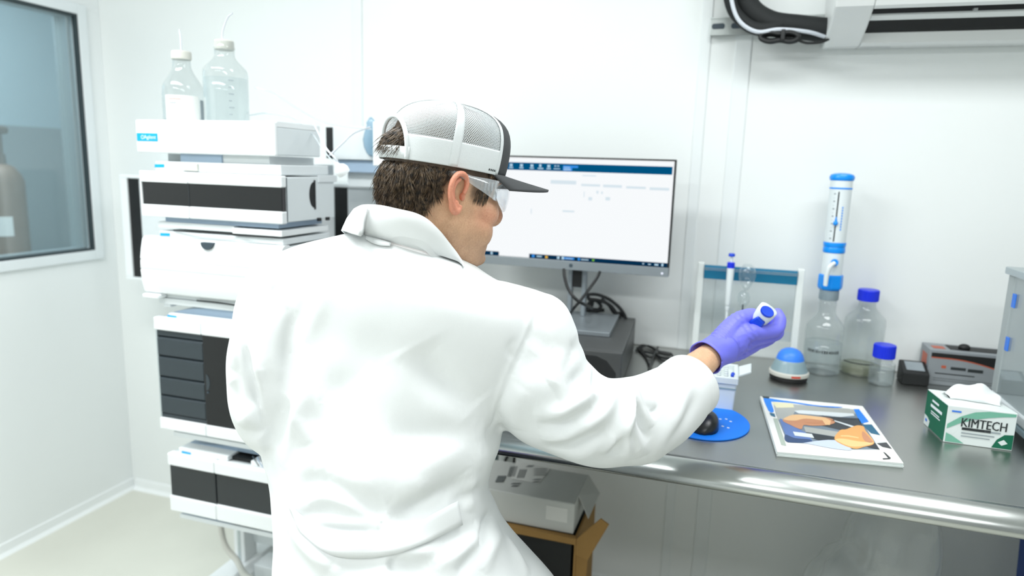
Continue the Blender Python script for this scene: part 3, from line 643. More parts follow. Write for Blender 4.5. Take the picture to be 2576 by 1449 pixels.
scr('ribbon_bar', [(sx0, sx1-.004, zb0, zb1)], scr_blue)
scr('ribbon_icons', [(x, x+w, zb0+.0045+h0, zb0+.0045+h1) for x, w, h0, h1 in ((-.53, .008, .005, .012), (-.532, .012, 0, .003), (-.505, .006, .005, .013), (-.509, .016, 0, .003), (-.482, .008, .005, .012), (-.484, .012, 0, .003), (-.462, .005, .008, .011), (-.454, .005, .008, .011), (-.464, .018, .001, .003), (-.56, .008, .005, .012), (-.562, .012, 0, .003), (-.59, .008, .005, .012), (-.592, .012, 0, .003))], scr_ico, .0009)
scr('highlight_box', [(-.438, -.412, zb0+.002, zb0+.016), (-.412, -.396, zb0+.010, zb0+.016)], scr_lblue, .0009)
scr('highlight_text', [(-.436, -.416, zb0+.004, zb0+.007), (-.436, -.418, zb0+.010, zb0+.012)], scr_ico, .0012)
pale = [sq(1385, 455, 1450, 462), sq(1462, 464, 1510, 468), sq(1517, 466, 1565, 471), sq(1575, 470, 1625, 474), sq(1634, 473, 1684, 478), sq(1465, 441, 1500, 443), sq(1415, 530, 1445, 533), sq(1468, 482, 1471, 496), sq(1480, 496, 1490, 504), sq(1502, 482, 1505, 488), sq(1512, 482, 1517, 488), sq(1523, 496, 1535, 504), sq(1500, 480, 1506, 486), sq(1335, 525, 1338, 538)]
scr('faint_chart_lines', pale, scr_pale)
tz0, tz1 = sz0, sz0+.0115
scr('taskbar', [(-.525, -.285, tz0, tz1), (-.285, sx1, tz0, tz1), (sx0, -.615, tz0, tz1)], scr_navy)
scr('taskbar_blue', [(-.517, -.509, tz0+.002, tz1-.002), (-.425, -.395, tz0+.003, tz1-.003), (-.385, -.379, tz0+.002, tz1-.002)], scr_lblue, .0009)
scr('taskbar_icons', [(-.503, -.488, tz0+.004, tz1-.004), (-.444, -.437, tz0+.002, tz1-.002), (-.431, -.424, tz0+.002, tz1-.002), (-.42, -.4, tz0+.004, tz1-.005), (-.376, -.355, tz0+.004, tz1-.005), (-.208, -.204, tz0+.004, tz1-.004), (-.193, -.186, tz0+.004, tz1-.005), (-.176, -.166, tz0+.003, tz1-.004), (-.158, -.153, tz0+.002, tz1-.002), (-.64, -.634, tz0+.002, tz1-.002)], scr_ico, .0009)
scr('taskbar_yellow', [(-.478, -.471, tz0+.002, tz1-.003)], scr_yel, .0009)
scr('taskbar_green', [(-.345, -.339, tz0+.003, tz1-.003)], scr_green, .0009)
scr('page_edge', [(-.53, -.525, tz0, tz1)], screenm, .0009)
obj('power_light', MB().lathe([(.003, 0), (.003, .0006)], (xm1-.0165, YM-.0034, zm0_+.009), 12, axis=(0, -1, 0)), ledm, t)
obj('logo_mark', MB().lathe([(.0055, 0), (.0055, .0003)], (-.403, YM-.0036, zm0_+.012), 16, axis=(0, -1, 0)), notch, t)
sxc = -.392
obj('stand_column', MB().bb(sxc-.026, sxc-.014, YM+.035, YM+.06, pz+pch+.012, 1.16).bb(sxc+.014, sxc+.026, YM+.035, YM+.06, pz+pch+.012, 1.16).bb(sxc-.0139, sxc+.0139, YM+.04, YM+.06, 1.012, 1.16), silver, t, bevel=.002)
obj('column_insert', MB().bb(sxc-.0135, sxc+.0135, YM+.036, YM+.0398, 1.014, 1.16), blkm, t)
obj('stand_head', MB().bb(sxc-.04, sxc+.04, YM+.0221, YM+.0349, 1.16, 1.26).bb(sxc-.026, sxc+.026, YM+.0349, YM+.06, 1.1602, 1.22), blkm, t)
obj('stand_base', pbox(.046, .30, .145, .385, pz+pch+.0003, pz+pch+.012), silver, t, bevel=.0015)
# cables
tag(obj('video_cable', MB().tube([pd(1418, 676, 1.76), pd(1421, 700, 1.755), pd(1430, 728, 1.75), pd(1448, 752, 1.745), pd(1470, 766, 1.76), pd(1490, 775, 1.86)], .0042, 8, 8), cablem, None, smooth=True, org=pd(1418, 676, 1.76)), 'black video cable hanging left of the monitor stand', 'cable')
tag(obj('power_cable', MB().tube([pd(1510, 682, 1.80), pd(1500, 702, 1.80), pd(1480, 730, 1.79), pd(1462, 754, 1.77), pd(1446, 772, 1.76), pd(1436, 786, 1.80)], .004, 8, 8), cablem, None, smooth=True, org=pd(1510, 682, 1.80)), 'black power cable crossing the front of the monitor stand', 'cable')
t = thing('cable_loop', 'tangle of black cables looping behind the monitor stand', 'cable', pd(1520, 770, 2.02))
for k, pts in enumerate(([(1470, 742), (1500, 741), (1530, 752), (1556, 772), (1572, 795), (1575, 815)], [(1478, 752), (1508, 756), (1535, 768), (1552, 790), (1565, 806)], [(1475, 745), (1490, 760), (1486, 778), (1500, 783), (1512, 770), (1498, 756), (1480, 765), (1490, 782), (1520, 780)], [(1512, 752), (1532, 768), (1545, 786), (1562, 790), (1575, 812)], [(1474, 772), (1492, 778), (1510, 781), (1480, 784), (1470, 776)])):
    obj('loop', MB().tube([pd(x, y, 1.985+.012*k) for x, y in pts], .0052, 8, 6), cablem, t, smooth=True)
t = thing('cable_heap', 'heap of thin black cables with a plug lying on the bench beside the computer', 'cable', az(1640, 900, HT))
for k, pts in enumerate(([(1600, 882), (1615, 868), (1640, 876), (1650, 890), (1620, 884), (1604, 875), (1625, 900), (1636, 930), (1633, 960)], [(1602, 876), (1630, 870), (1660, 884), (1688, 890), (1690, 902), (1665, 900), (1645, 886)], [(1650, 880), (1655, 874), (1640, 905), (1632, 935), (1636, 970)], [(1612, 872), (1622, 890), (1636, 900), (1648, 892), (1664, 906), (1690, 912)])):
    obj('strand', MB().tube([az(x, y, HT+.004+.003*(k % 3)+.002*(i % 2)) for i, (x, y) in enumerate(pts)], .0028, 7, 6), cablem, t, smooth=True)
pa, pb = az(1655, 886, HT+.008), az(1688, 892, HT+.007)
obj('plug', MB().tube([pa, (pa+pb)/2, pb], [.005, .0065, .006], 10), cablem, t, smooth=True)

# ------------------------------------------------------------------ pipette stand and pipettes
YS = 1.95
t = thing('pipette_stand', 'white post pipette stand with a teal band against the back wall', 'pipette stand', (.07, YS, HT))
for (x0, x1) in ((-.068, -.050), (.190, .208)):
    obj('post', MB().prism([(x0, YS-.022, HT+.006), (x1, YS-.022, HT+.006), (x1, YS-.008, 1.100), (x0, YS-.008, 1.100)], (0, .026, 0)), acryl, t, bevel=.003)
    obj('foot', MB().bb(x0-.004, x1+.004, YS-.055, YS+.06, HT, HT+.0058), acryl, t, bevel=.002)
obj('teal_band', MB().bb(-.0498, .1898, YS-.012, YS+.002, 1.057, 1.094), tealm, t, bevel=.001)
obj('hanger_rail', MB().bb(-.0498, .1898, YS-.028, YS-.0122, 1.083, 1.089), clear, t)
obj('lower_panel', MB().bb(-.0498, .1898, YS-.004, YS-.001, .90, 1.0568), clear, t)
yp = 1.905
pcx = ay(1836, 700, yp)[0]
def pip_z(py): return ay(1836, py, yp)[2]
t = thing('pipette', 'white pipette with dark blue plunger hanging on the stand', 'pipette', (pcx, yp, pip_z(850)))
obj('handle', MB().lathe([(.0062, pip_z(768)), (.0075, pip_z(762)), (.0085, pip_z(730)), (.0095, pip_z(690)), (.0095, pip_z(672))], (pcx, yp, 0), 20), pipw, t, smooth=True)
obj('collar', MB().lathe([(.0098, pip_z(674)), (.0102, pip_z(668)), (.0098, pip_z(660)), (.006, pip_z(659))], (pcx, yp, 0), 20), deepb, t, smooth=True)
obj('plunger', MB().lathe([(.0035, pip_z(659)), (.0035, pip_z(645))], (pcx, yp, 0), 14), pipw, t, smooth=True)
obj('plunger_button', MB().lathe([(.0085, pip_z(644.5)), (.009, pip_z(641)), (.007, pip_z(637))], (pcx, yp, 0), 18), royal, t, smooth=True)
obj('ejector_ring', MB().lathe([(.0045, pip_z(782)), (.0058, pip_z(778)), (.0058, pip_z(770)), (.004, pip_z(769))], (pcx, yp, 0), 18), pipw, t, smooth=True)
obj('shaft', MB().lathe([(.0022, pip_z(850)), (.003, pip_z(815)), (.0042, pip_z(783))], (pcx, yp, 0), 16), pipw, t, smooth=True)
obj('finger_hook', MB().bb(pcx-.004, pcx+.004, yp+.0085, YS-.0285, 1.084, 1.0885), pipw, t)
bc = ay(1878, 712, yp)
def bz(py): return ay(1876, py, yp)[2]
o = thing('pipette_bulb', 'clear double bulb holder hanging beside the white pipette', 'holder', (bc[0], yp, bz(775)))
obj('bulb', MB().lathe([(.004, bz(730)), (.010, bz(722)), (.020, bz(704)), (.0225, bz(690)), (.020, bz(678)), (.013, bz(668)), (.009, bz(664))], (bc[0], yp, 0), 28), clear, o, smooth='all')
obj('lower_bulb', MB().lathe([(.003, bz(775)), (.008, bz(770)), (.016, bz(758)), (.0165, bz(748)), (.012, bz(738)), (.004, bz(731))], (bc[0]-.004, yp, 0), 28), clear, o, smooth='all')
obj('stem', MB().lathe([(.002, bz(790)), (.002, bz(766))], (bc[0]-.004, yp, 0), 12), notch, o)
obj('clip', MB().bb(bc[0]-.004, bc[0]+.004, yp+.004, YS-.0285, 1.0895, 1.094), clear, o)

# ------------------------------------------------------------------ vortex mixer
vc = (.184, 1.85, HT)
t = thing('vortex_mixer', 'small round vortex mixer with a bright blue dome on the bench', 'mixer', vc)
obj('rubber_base', MB().lathe([(.043, 0), (.046, .004), (.046, .010), (.044, .012)], vc, 40), blkm, t, smooth=True)
obj('ring', MB().lathe([(.0475, .0121), (.049, .014), (.049, .021), (.046, .024)], vc, 40), capw, t, smooth=True)
obj('housing', MB().lathe([(.0455, .0241), (.043, .030), (.038, .044), (.0345, .052), (.033, .0535)], vc, 40), vortg, t, smooth=True)
obj('cup_dome', MB().lathe([(.0345, .0500), (.0335, .056), (.030, .066), (.024, .074), (.015, .0795), (.007, .0812), (.0055, .0795), (.001, .0785)], vc, 40), vortb, t, smooth=True)
va = math.atan2(-vc[1], -vc[0])
wrap_label(t, vc, .0494, .0148, .0198, va+.15, va+.62, inkr, 'red_print', 8)

# ------------------------------------------------------------------ bottle-top dispenser
dc = (.272, 1.95, HT)
t = lab_bottle('dispenser_bottle', 'clear bottle fitted with a tall white and blue bottle top dispenser', dc, .205, .0475, glass, .022, .022, None, .021, .085, None, shoulder=.56)
for ch in list(t.children):
    if ch.name.startswith('cap'): bpy.data.objects.remove(ch)
va = math.atan2(-dc[1], -dc[0])
dm = MB(); R_ = .048
rnd = random.Random(3)
a = va-.85
while a < va+.85:
    w = rnd.uniform(.03, .09); h = rnd.uniform(.005, .009)
    dm.add([(dc[0]+R_*math.cos(q), dc[1]+R_*math.sin(q), dc[2]+.066+z) for q, z in ((a, -h/2), (a+w, -h/2), (a+w, h/2), (a, h/2))], [(0, 1, 2, 3)]); a += w+rnd.uniform(.02, .06)
obj('worn_print', dm, inkd, t)
obj('neck_adapter', MB().lathe([(.0235, .200), (.0245, .202), (.0240, .226)], dc, 36), greycol, t, smooth=True)
obj('valve_block', MB().lathe([(.026, .2262), (.0305, .233), (.031, .238), (.0305, .264), (.029, .2675)], dc, 8), skyb, t, bevel=.002)
obj('lower_sleeve', MB().lathe([(.0255, .2677), (.0255, .325)], dc, 32), pipw, t, smooth=True)
obj('middle_ring', MB().lathe([(.0262, .3252), (.0272, .327), (.0268, .338), (.0258, .340), (.0270, .342), (.0276, .350), (.0268, .3525)], dc, 36), skyb, t, smooth=True)
obj('scale_sleeve', MB().lathe([(.0258, .3527), (.0268, .50), (.0268, .511)], dc, 36), pipw, t, smooth=True)
obj('thin_ring', MB().lathe([(.0272, .4895), (.0274, .4905), (.0274, .4925), (.0272, .4935)], dc, 36), skyb, t, smooth=True)
obj('top_cap', MB().lathe([(.0275, .5112), (.0295, .515), (.0300, .520), (.027, .526), (.018, .5295), (.004, .5305)], dc, 36), skyb, t, smooth=True)
sa = va-.12
def onsleeve(a, z, r): return (dc[0]+r*math.cos(a), dc[1]+r*math.sin(a), dc[2]+z)
obj('slot', MB().tube([onsleeve(sa-.02, .356, .0262), onsleeve(sa, .42, .0265), onsleeve(sa, .483, .0270)], .0016, 8), inkd, t)
obj('pointer', MB().ball(onsleeve(sa, .403, .029), .0062, 14, 8).tube([onsleeve(sa, .403, .028), onsleeve(sa, .42, .0285)], [.004, .001], 8), skyb, t, smooth=True)
tm = MB()
for k in range(13):
    z = .362+k*.0095; wd_ = .16 if k % 2 == 0 else .10
    tm.add([onsleeve(q, z+dz, .0276) for q, dz in ((sa-.42, 0), (sa-.42+wd_, 0), (sa-.42+wd_, .0009+.0022*(k % 2 == 0)), (sa-.42, .0009+.0022*(k % 2 == 0)))], [(0, 1, 2, 3)])
obj('scale_marks', tm, inkg, t)
tm = MB()
for k in range(9):
    z = .385+k*.007; tm.add([onsleeve(q, z+dz, .0275) for q, dz in ((sa+.42, 0), (sa+.52, 0), (sa+.52, .0045), (sa+.42, .0045))], [(0, 1, 2, 3)])
obj('side_print', tm, skyb, t)
na = va-.02
n0 = np.array(onsleeve(na+.2, .302, .026)); n1 = np.array(onsleeve(na+.15, .303, .040)); n2 = np.array(onsleeve(na-.1, .292, .047)); n3 = np.array(onsleeve(na-.2, .27, .047)); n4 = np.array(onsleeve(na-.22, .242, .045))
obj('outlet_hub', MB().lathe([(.0085, -.004), (.0095, .004), (.0085, .012)], n0, 20, axis=n1-n0), skyb, t, smooth=True)
obj('outlet_nozzle', MB().tube([n1, n2, n3, n4], [.005, .0062, .0062, .0052], 12, 6), pipw, t, smooth=True)
# other bottles
lab_c = (.372, 1.982, HT)
t = lab_bottle('reagent_bottle', 'large clear bottle with a royal blue cap, second tallest on the bench', lab_c, .230, .050, deepb, .030, .0262, None, .021, .026, yellowl, shoulder=.60)
va = math.atan2(-lab_c[1], -lab_c[0])
wrap_label(t, lab_c, .0505, .036, .039, va-.9, va+.7, inkd, 'printed_line')
lab_c = (.408, 1.895, HT)
t = lab_bottle('reagent_bottle', 'small clear bottle with a royal blue cap in front of the large one', lab_c, .105, .0295, deepb, .034, .0262, None, .021, .04, None, shoulder=.48)

# ------------------------------------------------------------------ right end of the bench
bcn = (.492, 1.945)
t = thing('power_adapter', 'small black power adapter with a grey label near the small bottle', 'adapter', (*bcn, HT))
obj('case', MB().prism([(bcn[0]-.031, bcn[1]-.028, HT+.0003), (bcn[0]-.031, bcn[1]+.03, HT+.0003), (bcn[0]-.031, bcn[1]+.03, HT+.052), (bcn[0]-.031, bcn[1]-.028, HT+.032)], (.062, 0, 0)), blkm, t, bevel=.003)
obj('rating_plate', MB().poly([(bcn[0]-.02, bcn[1]-.016, HT+.0368), (bcn[0]+.022, bcn[1]-.016, HT+.0368), (bcn[0]+.022, bcn[1]+.022, HT+.0499), (bcn[0]-.02, bcn[1]+.022, HT+.0499)]), inkg, t)
obj('cord', MB().tube([(bcn[0]+.031, bcn[1]+.01, HT+.02), (.535, 1.99, HT+.016), (.53, 2.02, HT+.006), (.62, 2.025, HT+.005)], .003, 8, 6), cablem, t, smooth=True)
# grey glove carton
gx0, gx1, gy0, gy1, gh = .523, .735, 1.945, 2.028, .092
t = thing('glove_carton', 'grey carton with black and orange print standing by the back wall', 'carton', ((gx0+gx1)/2, 1.985, HT))
obj('carton', MB().bb(gx0, gx1, gy0, gy1, HT+.0003, HT+gh), greycard, t, bevel=.0015)
def gq(pts, dy=.0004): return [(gx0+u*(gx1-gx0), gy0-dy, HT+v*gh) for u, v in pts]
arc = [(u, .80-.42*max(0, u-.25)**1.7/.75**1.7) for u in np.linspace(.02, .98, 14)]
obj('black_print', MB().poly(gq([(.02, .92), ] + arc + [(.98, .92)])), blkm, t)
obj('orange_swoosh', MB().add(gq(arc, .0006)+gq([(u, v-.03) for u, v in arc], .0006), [(i, i+1, i+15, i+14) for i in range(13)]), orange, t)
obj('orange_mark', MB().poly(gq([(.14, .50), (.19, .50), (.19, .58), (.14, .58)])), orange, t)
pl = MB()
for (a, b, c, d) in ((.24, .40, .48, .56), (.42, .58, .46, .55), (.08, .50, .33, .36), (.07, .70, .20, .21), (.07, .7, .14, .15)): pl.poly(gq([(a, c), (b, c), (b, d), (a, d)]))
obj('grey_print', pl, inkd, t)
obj('top_opening', MB().bb(gx0+.05, gx1-.02, gy0+.02, gy1-.015, HT+gh+.0002, HT+gh+.0012), blkm, t)
obj('top_print', MB().bb(gx0+.012, gx0+.04, gy0+.02, gy1-.035, HT+gh+.0002, HT+gh+.0007), orange, t)
obj('side_print', MB().bb(gx0-.0006, gx0-.0001, gy0+.02, gy1-.02, HT+.04, HT+.075), orange, t)
obj('loose_glove', MB().ball((gx0+.085, gy0+.035, HT+gh+.006), (.014, .012, .009), 14, 8), blkm, t, smooth=True)
# wipes carton
kx = [np.array([.4515, 1.510]), np.array([.5695, 1.507]), np.array([.5565, 1.612]), np.array([.4405, 1.615])]
kh = .0775
t = thing('wipes_carton', 'green and white carton of laboratory wipes with a tissue sticking out', 'carton', (*((kx[0]+kx[2])/2), HT))
obj('carton', MB().prism([(*p, HT+.0004) for p in kx], (0, 0, kh)), cartonw, t, bevel=.0012)
def kf(u, v, off=.0006, A_=kx[0], B_=kx[1]):
    p = A_+(B_-A_)*u; n_ = np.array([(B_-A_)[1], -(B_-A_)[0]]); n_ /= np.linalg.norm(n_); p = p+n_*off; return (p[0], p[1], HT+.0004+kh*v)
def ks(u, v, off=.0006): return kf(u, v, off, kx[3], kx[0])
obj('side_print', MB().poly([ks(u, v) for u, v in ((.01, .30), (.16, .28), (.3, .2), (.26, .02), (.99, .02), (.99, .98), (.01, .98))]), green, t)
obj('front_swoosh', MB().add([kf(u, v) for u, v in [(0.02, .38), (.2, .56), (.4, .70), (.6, .79), (.8, .86), (.98, .90), (.98, .97), (.8, .965), (.6, .96), (.4, .90), (.2, .74), (.02, .50)]], [(0, 1, 10, 11), (1, 2, 9, 10), (2, 3, 8, 9), (3, 4, 7, 8), (4, 5, 6, 7)]), mint, t)
obj('front_corner', MB().poly([kf(u, v) for u, v in ((.70, .03), (.99, .03), (.99, .42), (.86, .40), (.76, .25))]), green, t)
obj('front_foot', MB().poly([kf(u, v) for u, v in ((.02, .03), (.30, .03), (.10, .22), (.02, .27))]), mint, t)
kt = MB()
for k_ in (-.00035, 0, .00035):
    q_ = text_mb('KIMTECH', .0175, lambda a, b: kf(.55+(a*1.08+k_)/.118, .585+b*1.5/kh, .0009+k_*.2)); kt.add(q_.v, q_.f)
obj('lettering', kt, inkd, t)
obj('black_bar', MB().poly([kf(u, v, .0009) for u, v in ((.24, .395), (.66, .395), (.66, .465), (.24, .465))]), inkd, t)
pl = MB()
for (a, b, c, d) in ((.57, .80, .405, .44), (.24, .72, .30, .33), (.24, .66, .22, .245), (.25, .45, .70, .72)): pl.poly([kf(u, v, .0009) for u, v in ((a, c), (b, c), (b, d), (a, d))])
obj('small_print', pl, inkg, t)
obj('blue_tab', MB().poly([kf(u, v, .0009) for u, v in ((.06, .84), (.20, .84), (.20, .885), (.06, .885))]), inkb, t)
obj('diamond_mark', MB().poly([kf(u, v, .0009) for u, v in ((.78, .19), (.84, .11), (.92, .18), (.86, .27))]), cartonw, t)
pl = MB()
for (a, b, c, d) in ((.25, .80, .62, .70), (.3, .7, .5, .53), (.3, .75, .44, .47), (.3, .62, .78, .84)): pl.poly([ks(u, v, .0009) for u, v in ((a, c), (b, c), (b, d), (a, d))])
obj('side_lettering', pl, inkw, t)
obj('side_spot', MB().poly([ks(u, v, .0009) for u, v in ((.08, .14), (.16, .12), (.17, .19), (.09, .21))]), inkb, t)
kc = (kx[0]+kx[1]+kx[2]+kx[3])/4; ztop = HT+.0004+kh
obj('top_slot', MB().box((kc[0]-.003, kc[1]+.012, ztop+.0004), (.07, .018, .0006)), inkd, t)
tv = []; tf = []; NU, NV = 24, 12
for j in range(NV+1):
    for i in range(NU+1):
        u, v = i/NU, -1+2*j/NV
        hh = .004+.040*math.sin(PI*(.12+.80*u))**1.2*(.55+.45*u)+.004*math.sin(13*u)
        wdt = .012+.016*u+.004*math.sin(7*u+1)
        x = kc[0]-.042+.092*u+.004*math.sin(5*v+3*u); y = kc[1]+.010+wdt*v+.004*math.sin(9*u); z = ztop+.0012+hh*(1-abs(v)**1.5)*(1+.10*math.sin(6*v+8*u))
        tv.append((x, y, z))
for j in range(NV):
    for i in range(NU): q = j*(NU+1)+i; tf.append((q, q+1, q+NU+2, q+NU+1))
obj('tissue', MB().add(tv, tf), tissue, t, smooth='all', fix=False, solid=.0006)
# analytical balance
t = thing('analytical_balance', 'analytical balance with a glass draft shield at the right edge', 'balance', (.71, 1.6, HT))
x0, x1, y0, y1 = .598, .84, 1.44, 1.745
for x in (x0+.03, x1-.03):
    for y in (y0+.03, y1-.03): obj('foot', MB().lathe([(.010, 0), (.012, .004), (.009, .0155)], (x, y, HT), 16), blkm, t)
obj('base', MB().bb(x0, x1, y0-.06, y1, HT+.0158, HT+.032), vortg, t, bevel=.004)
obj('deck', MB().bb(x0, x1, y0-.06, y1, HT+.0322, HT+.058), white2, t, bevel=.005)
obj('pan', MB().lathe([(.04, 0), (.04, .004)], (.72, 1.6, HT+.066), 32), chrome, t)
obj('pan_post', MB().lathe([(.008, 0), (.008, .008)], (.72, 1.6, HT+.058), 16), chrome, t)
zc = 1.146
obj('rear_pillar', MB().bb(x0+.001, x1-.001, y1-.034, y1-.001, HT+.0582, zc), mat('balance_grey', (172, 180, 180), .45, noise=.05), t, bevel=.003)
for x in (x0+.001, x1-.008): obj('front_post', MB().bb(x, x+.007, y0, y0+.007, HT+.0582, zc), alum, t)
obj('top_frame', MB().bb(x0-.006, x1+.006, y0-.006, y1+.004, zc+.0002, zc+.016), alum, t, bevel=.002)
obj('left_glass', MB().bb(x0+.002, x0+.005, y0+.008, y1-.035, HT+.0585, zc-.001), clear, t)
obj('right_glass', MB().bb(x1-.005, x1-.002, y0+.008, y1-.035, HT+.0585, zc-.001), clear, t)
obj('front_glass', MB().bb(x0+.009, x1-.009, y0+.002, y0+.005, HT+.0585, zc-.001), clear, t)
for z in (.985, 1.08): obj('blue_handle', MB().bb(x0-.002, x0+.0018, y1-.06, y1-.045, z, z+.03), inkb, t, bevel=.001)
# tip box
t = thing('tip_box', 'white open tip box with pale tips and one blue tip', 'box', (0, 1.59, HT))
tx0, tx1, ty0, ty1, th = -.065, .046, 1.532, 1.640, .062
def frus(x0, x1, y0, y1, z0, z1, g): return MB().loft([[(x0, y0, z0), (x1, y0, z0), (x1, y1, z0), (x0, y1, z0)], [(x0-g, y0-g, z1), (x1+g, y0-g, z1), (x1+g, y1+g, z1), (x0-g, y1+g, z1)]])
obj('base', frus(tx0, tx1, ty0, ty1, HT+.0003, HT+th, .003), tipw, t, bevel=.003)
obj('band', MB().bb(tx0-.0026, tx1+.0026, ty0-.0036, ty0-.0029, HT+th-.012, HT+th-.009), vortg, t)
rimm = MB(); a, b, c, d = tx0-.006, tx1+.006, ty0-.006, ty1+.006
rimm.bb(a, b, c, c+.010, HT+th+.0002, HT+th+.016); rimm.bb(a, b, d-.010, d, HT+th+.0002, HT+th+.016); rimm.bb(a, a+.010, c+.0101, d-.0101, HT+th+.0002, HT+th+.016); rimm.bb(b-.010, b, c+.0101, d-.0101, HT+th+.0002, HT+th+.016)
obj('rim', rimm, tipw, t, bevel=.002)
obj('rack_plate', MB().bb(a+.0102, b-.0102, c+.0102, d-.0102, HT+th+.0002, HT+th+.004), cartonw, t)
obj('lid_tab', MB().prism([(b+.0002, 1.575, HT+th+.004), (b+.028, 1.60, HT+th+.010), (b+.030, 1.665, HT+th+.012), (b+.0002, 1.645, HT+th+.006)], (0, 0, .006)), tipw, t, bevel=.002)
for i in range(6):
    for j in range(5):
        m_ = tipw
        cc = (a+.019+i*.0155, c+.02+j*.018, HT+th+.0041)
        obj('tip', MB().lathe([(.0032, 0), (.0045, .007), (.0048, .012), (.0028, .0122)], cc, 12), m_, t)
cc = np.array((b-.012, 1.56, HT+th+.013)); obj('blue_tip', MB().ball(cc, (.005, .010, .007), 14, 8), royal, t, smooth=True)
# mouse pad and mouse
mc = (-.016, 1.446)
t = thing('mouse_pad', 'bright blue oval mouse pad with small white dots', 'mouse pad', (*mc, HT))
obj('pad', MB().lathe([(.995, 0), (1, .0008), (1, .0026), (.993, .0034)], (0, 0, 0), 64).__class__().loft([[(mc[0]+.096*s_*math.cos(q), mc[1]+.112*s_*math.sin(q), HT+h) for q in [2*PI*i/64 for i in range(64)]] for s_, h in ((.99, .0002), (1, .001), (1, .0028), (.992, .0034))]), padm, t)
for px, py in ((1812, 1054), (1827, 1054), (1805, 1068), (1818, 1072), (1832, 1076), (1792, 1087), (1838, 1060)):
    p = az(px, py, HT+.0037); obj('dot', MB().lathe([(.0028, 0), (.0028, .0002)], (p[0], p[1], HT+.0035), 12), inkw, t)
mo = (-.013, 1.405, HT+.0036)
rings = []
for k in range(13):
    u = -1+2*k/12; yv = mo[1]+.052*u; wv_ = .031*math.sqrt(max(0.02, 1-abs(u)**2.6)); hv = .036*max(.12, (1-abs(u+.08)**2.2))
    rings.append([(mo[0]+wv_*math.copysign(abs(math.cos(q))**.8, math.cos(q)), yv, mo[2]+hv*max(0, math.sin(q))**.75) for q in [PI*i/12 for i in range(13)]]+[(mo[0]-wv_*.6, yv, mo[2]), (mo[0]+wv_*.6, yv, mo[2])])
t = thing('computer_mouse', 'black computer mouse resting on the blue mouse pad', 'mouse', mo)
obj('shell', MB().loft(rings), mousem, t, smooth='all')
obj('wheel', MB().lathe([(.008, -.003), (.009, 0), (.008, .003)], (mo[0], mo[1]+.03, mo[2]+.0285), 16, axis=(1, 0, 0)), blkm, t)
# magazine
MC = [az(1955, 1137, HT+.009), az(2273, 1166, HT+.009), az(2170, 1022, HT+.009), az(1912, 997, HT+.009)]
mg = thing('magazine', 'thick white magazine with a cover photo of two hands lying near the bench edge', 'magazine', ((MC[0]+MC[2])/2)*np.array([1, 1, 0])+np.array([0, 0, HT]))
for k in range(4):
    dx = .0012*math.sin(k*2.1); obj('pages', MB().prism([(p[0]+dx, p[1]-dx*.6, HT+.0003+k*.0021) for p in MC], (0, 0, .0019)), cartonw, mg)
obj('cover', MB().prism([(p[0]*1.0, p[1], HT+.0088) for p in MC], (0, 0, .0006)), paperw, mg)
def mq(pts, lay): return [tuple(az(px, py, HT+.0096+.00015*lay)) for px, py in pts]
def Z(x, y): return (1880+x/5.8545, 960+y/5.8545)
PM = {}
for k, c in dict(sky=(0, 132, 240), greyt=(176, 178, 172), cream=(232, 226, 186), dark=(52, 56, 58), navy=(38, 66, 110), mid=(120, 134, 146), teal=(0, 96, 128), blk=(34, 40, 42), skin1=(206, 142, 100), skin2=(244, 196, 140), skinb=(236, 172, 96), skinl=(250, 206, 138), pale=(206, 216, 236), lite=(226, 232, 234), denim=(92, 122, 182), green=(178, 190, 176)).items(): PM[k] = mat('print_'+k, c, .35, noise=.05, nscale=120)
def closed(pts, k=5):
    n = len(pts); out = []
    for i in range(n):
        a, b_, c, d = [np.array(pts[(i+j) % n], float) for j in (-1, 0, 1, 2)]
        for j in range(k): t_ = j/k; out.append(tuple(.5*(2*b_+(c-a)*t_+(2*a-5*b_+4*c-d)*t_*t_+(3*b_-a-3*c+d)*t_**3)))
    return out
def cover(name, pts, m, lay):
    if any(w_ in name for w_ in ('hand', 'sleeve', 'stripe')): pts = closed(pts)
    obj(name, MB().poly(mq([Z(*p) for p in pts], lay)), PM[m], mg)
cover('photo_ground', [(375, 300), (700, 335), (1500, 400), (1590, 430), (1950, 1000), (1560, 1000), (1000, 920), (590, 895), (420, 480)], 'mid', 0)
cover('photo_grey', [(375, 300), (700, 335), (1580, 410), (1600, 470), (1040, 500), (700, 440), (640, 560), (450, 560)], 'greyt', 1)
cover('photo_cream', [(360, 300), (670, 320), (690, 380), (430, 385)], 'cream', 2)
cover('photo_dark', [(1230, 520), (1640, 540), (1700, 650), (1400, 720), (1060, 640)], 'dark', 2)
cover('photo_bench', [(830, 660), (1350, 740), (1360, 820), (860, 740)], 'greyt', 2)
cover('photo_shadow', [(860, 745), (1350, 825), (1320, 850), (1060, 870), (930, 820)], 'blk', 3)
cover('blue_stripe', [(235, 240), (330, 245), (480, 270), (700, 300), (1040, 350), (1400, 375), (1230, 385), (900, 350), (660, 315), (350, 295), (360, 330), (390, 440), (320, 435)], 'sky', 1)
cover('left_bar', [(240, 245), (340, 260), (390, 440), (310, 430)], 'sky', 2)
cover('left_teal', [(325, 455), (400, 470), (415, 525), (345, 500)], 'teal', 2)
cover('left_column', [(380, 540), (440, 540), (575, 945), (500, 930)], 'green', 2)
cover('black_tab', [(215, 212), (325, 222), (320, 250), (235, 240)], 'blk', 2)
cover('right_bar', [(1565, 405), (1645, 405), (1790, 590), (1670, 620)], 'sky', 2)
cover('right_photo', [(1690, 630), (1830, 630), (1960, 790), (1820, 760)], 'teal', 2)
cover('right_pale', [(1830, 800), (1970, 800), (2040, 890), (1890, 910)], 'lite', 2)
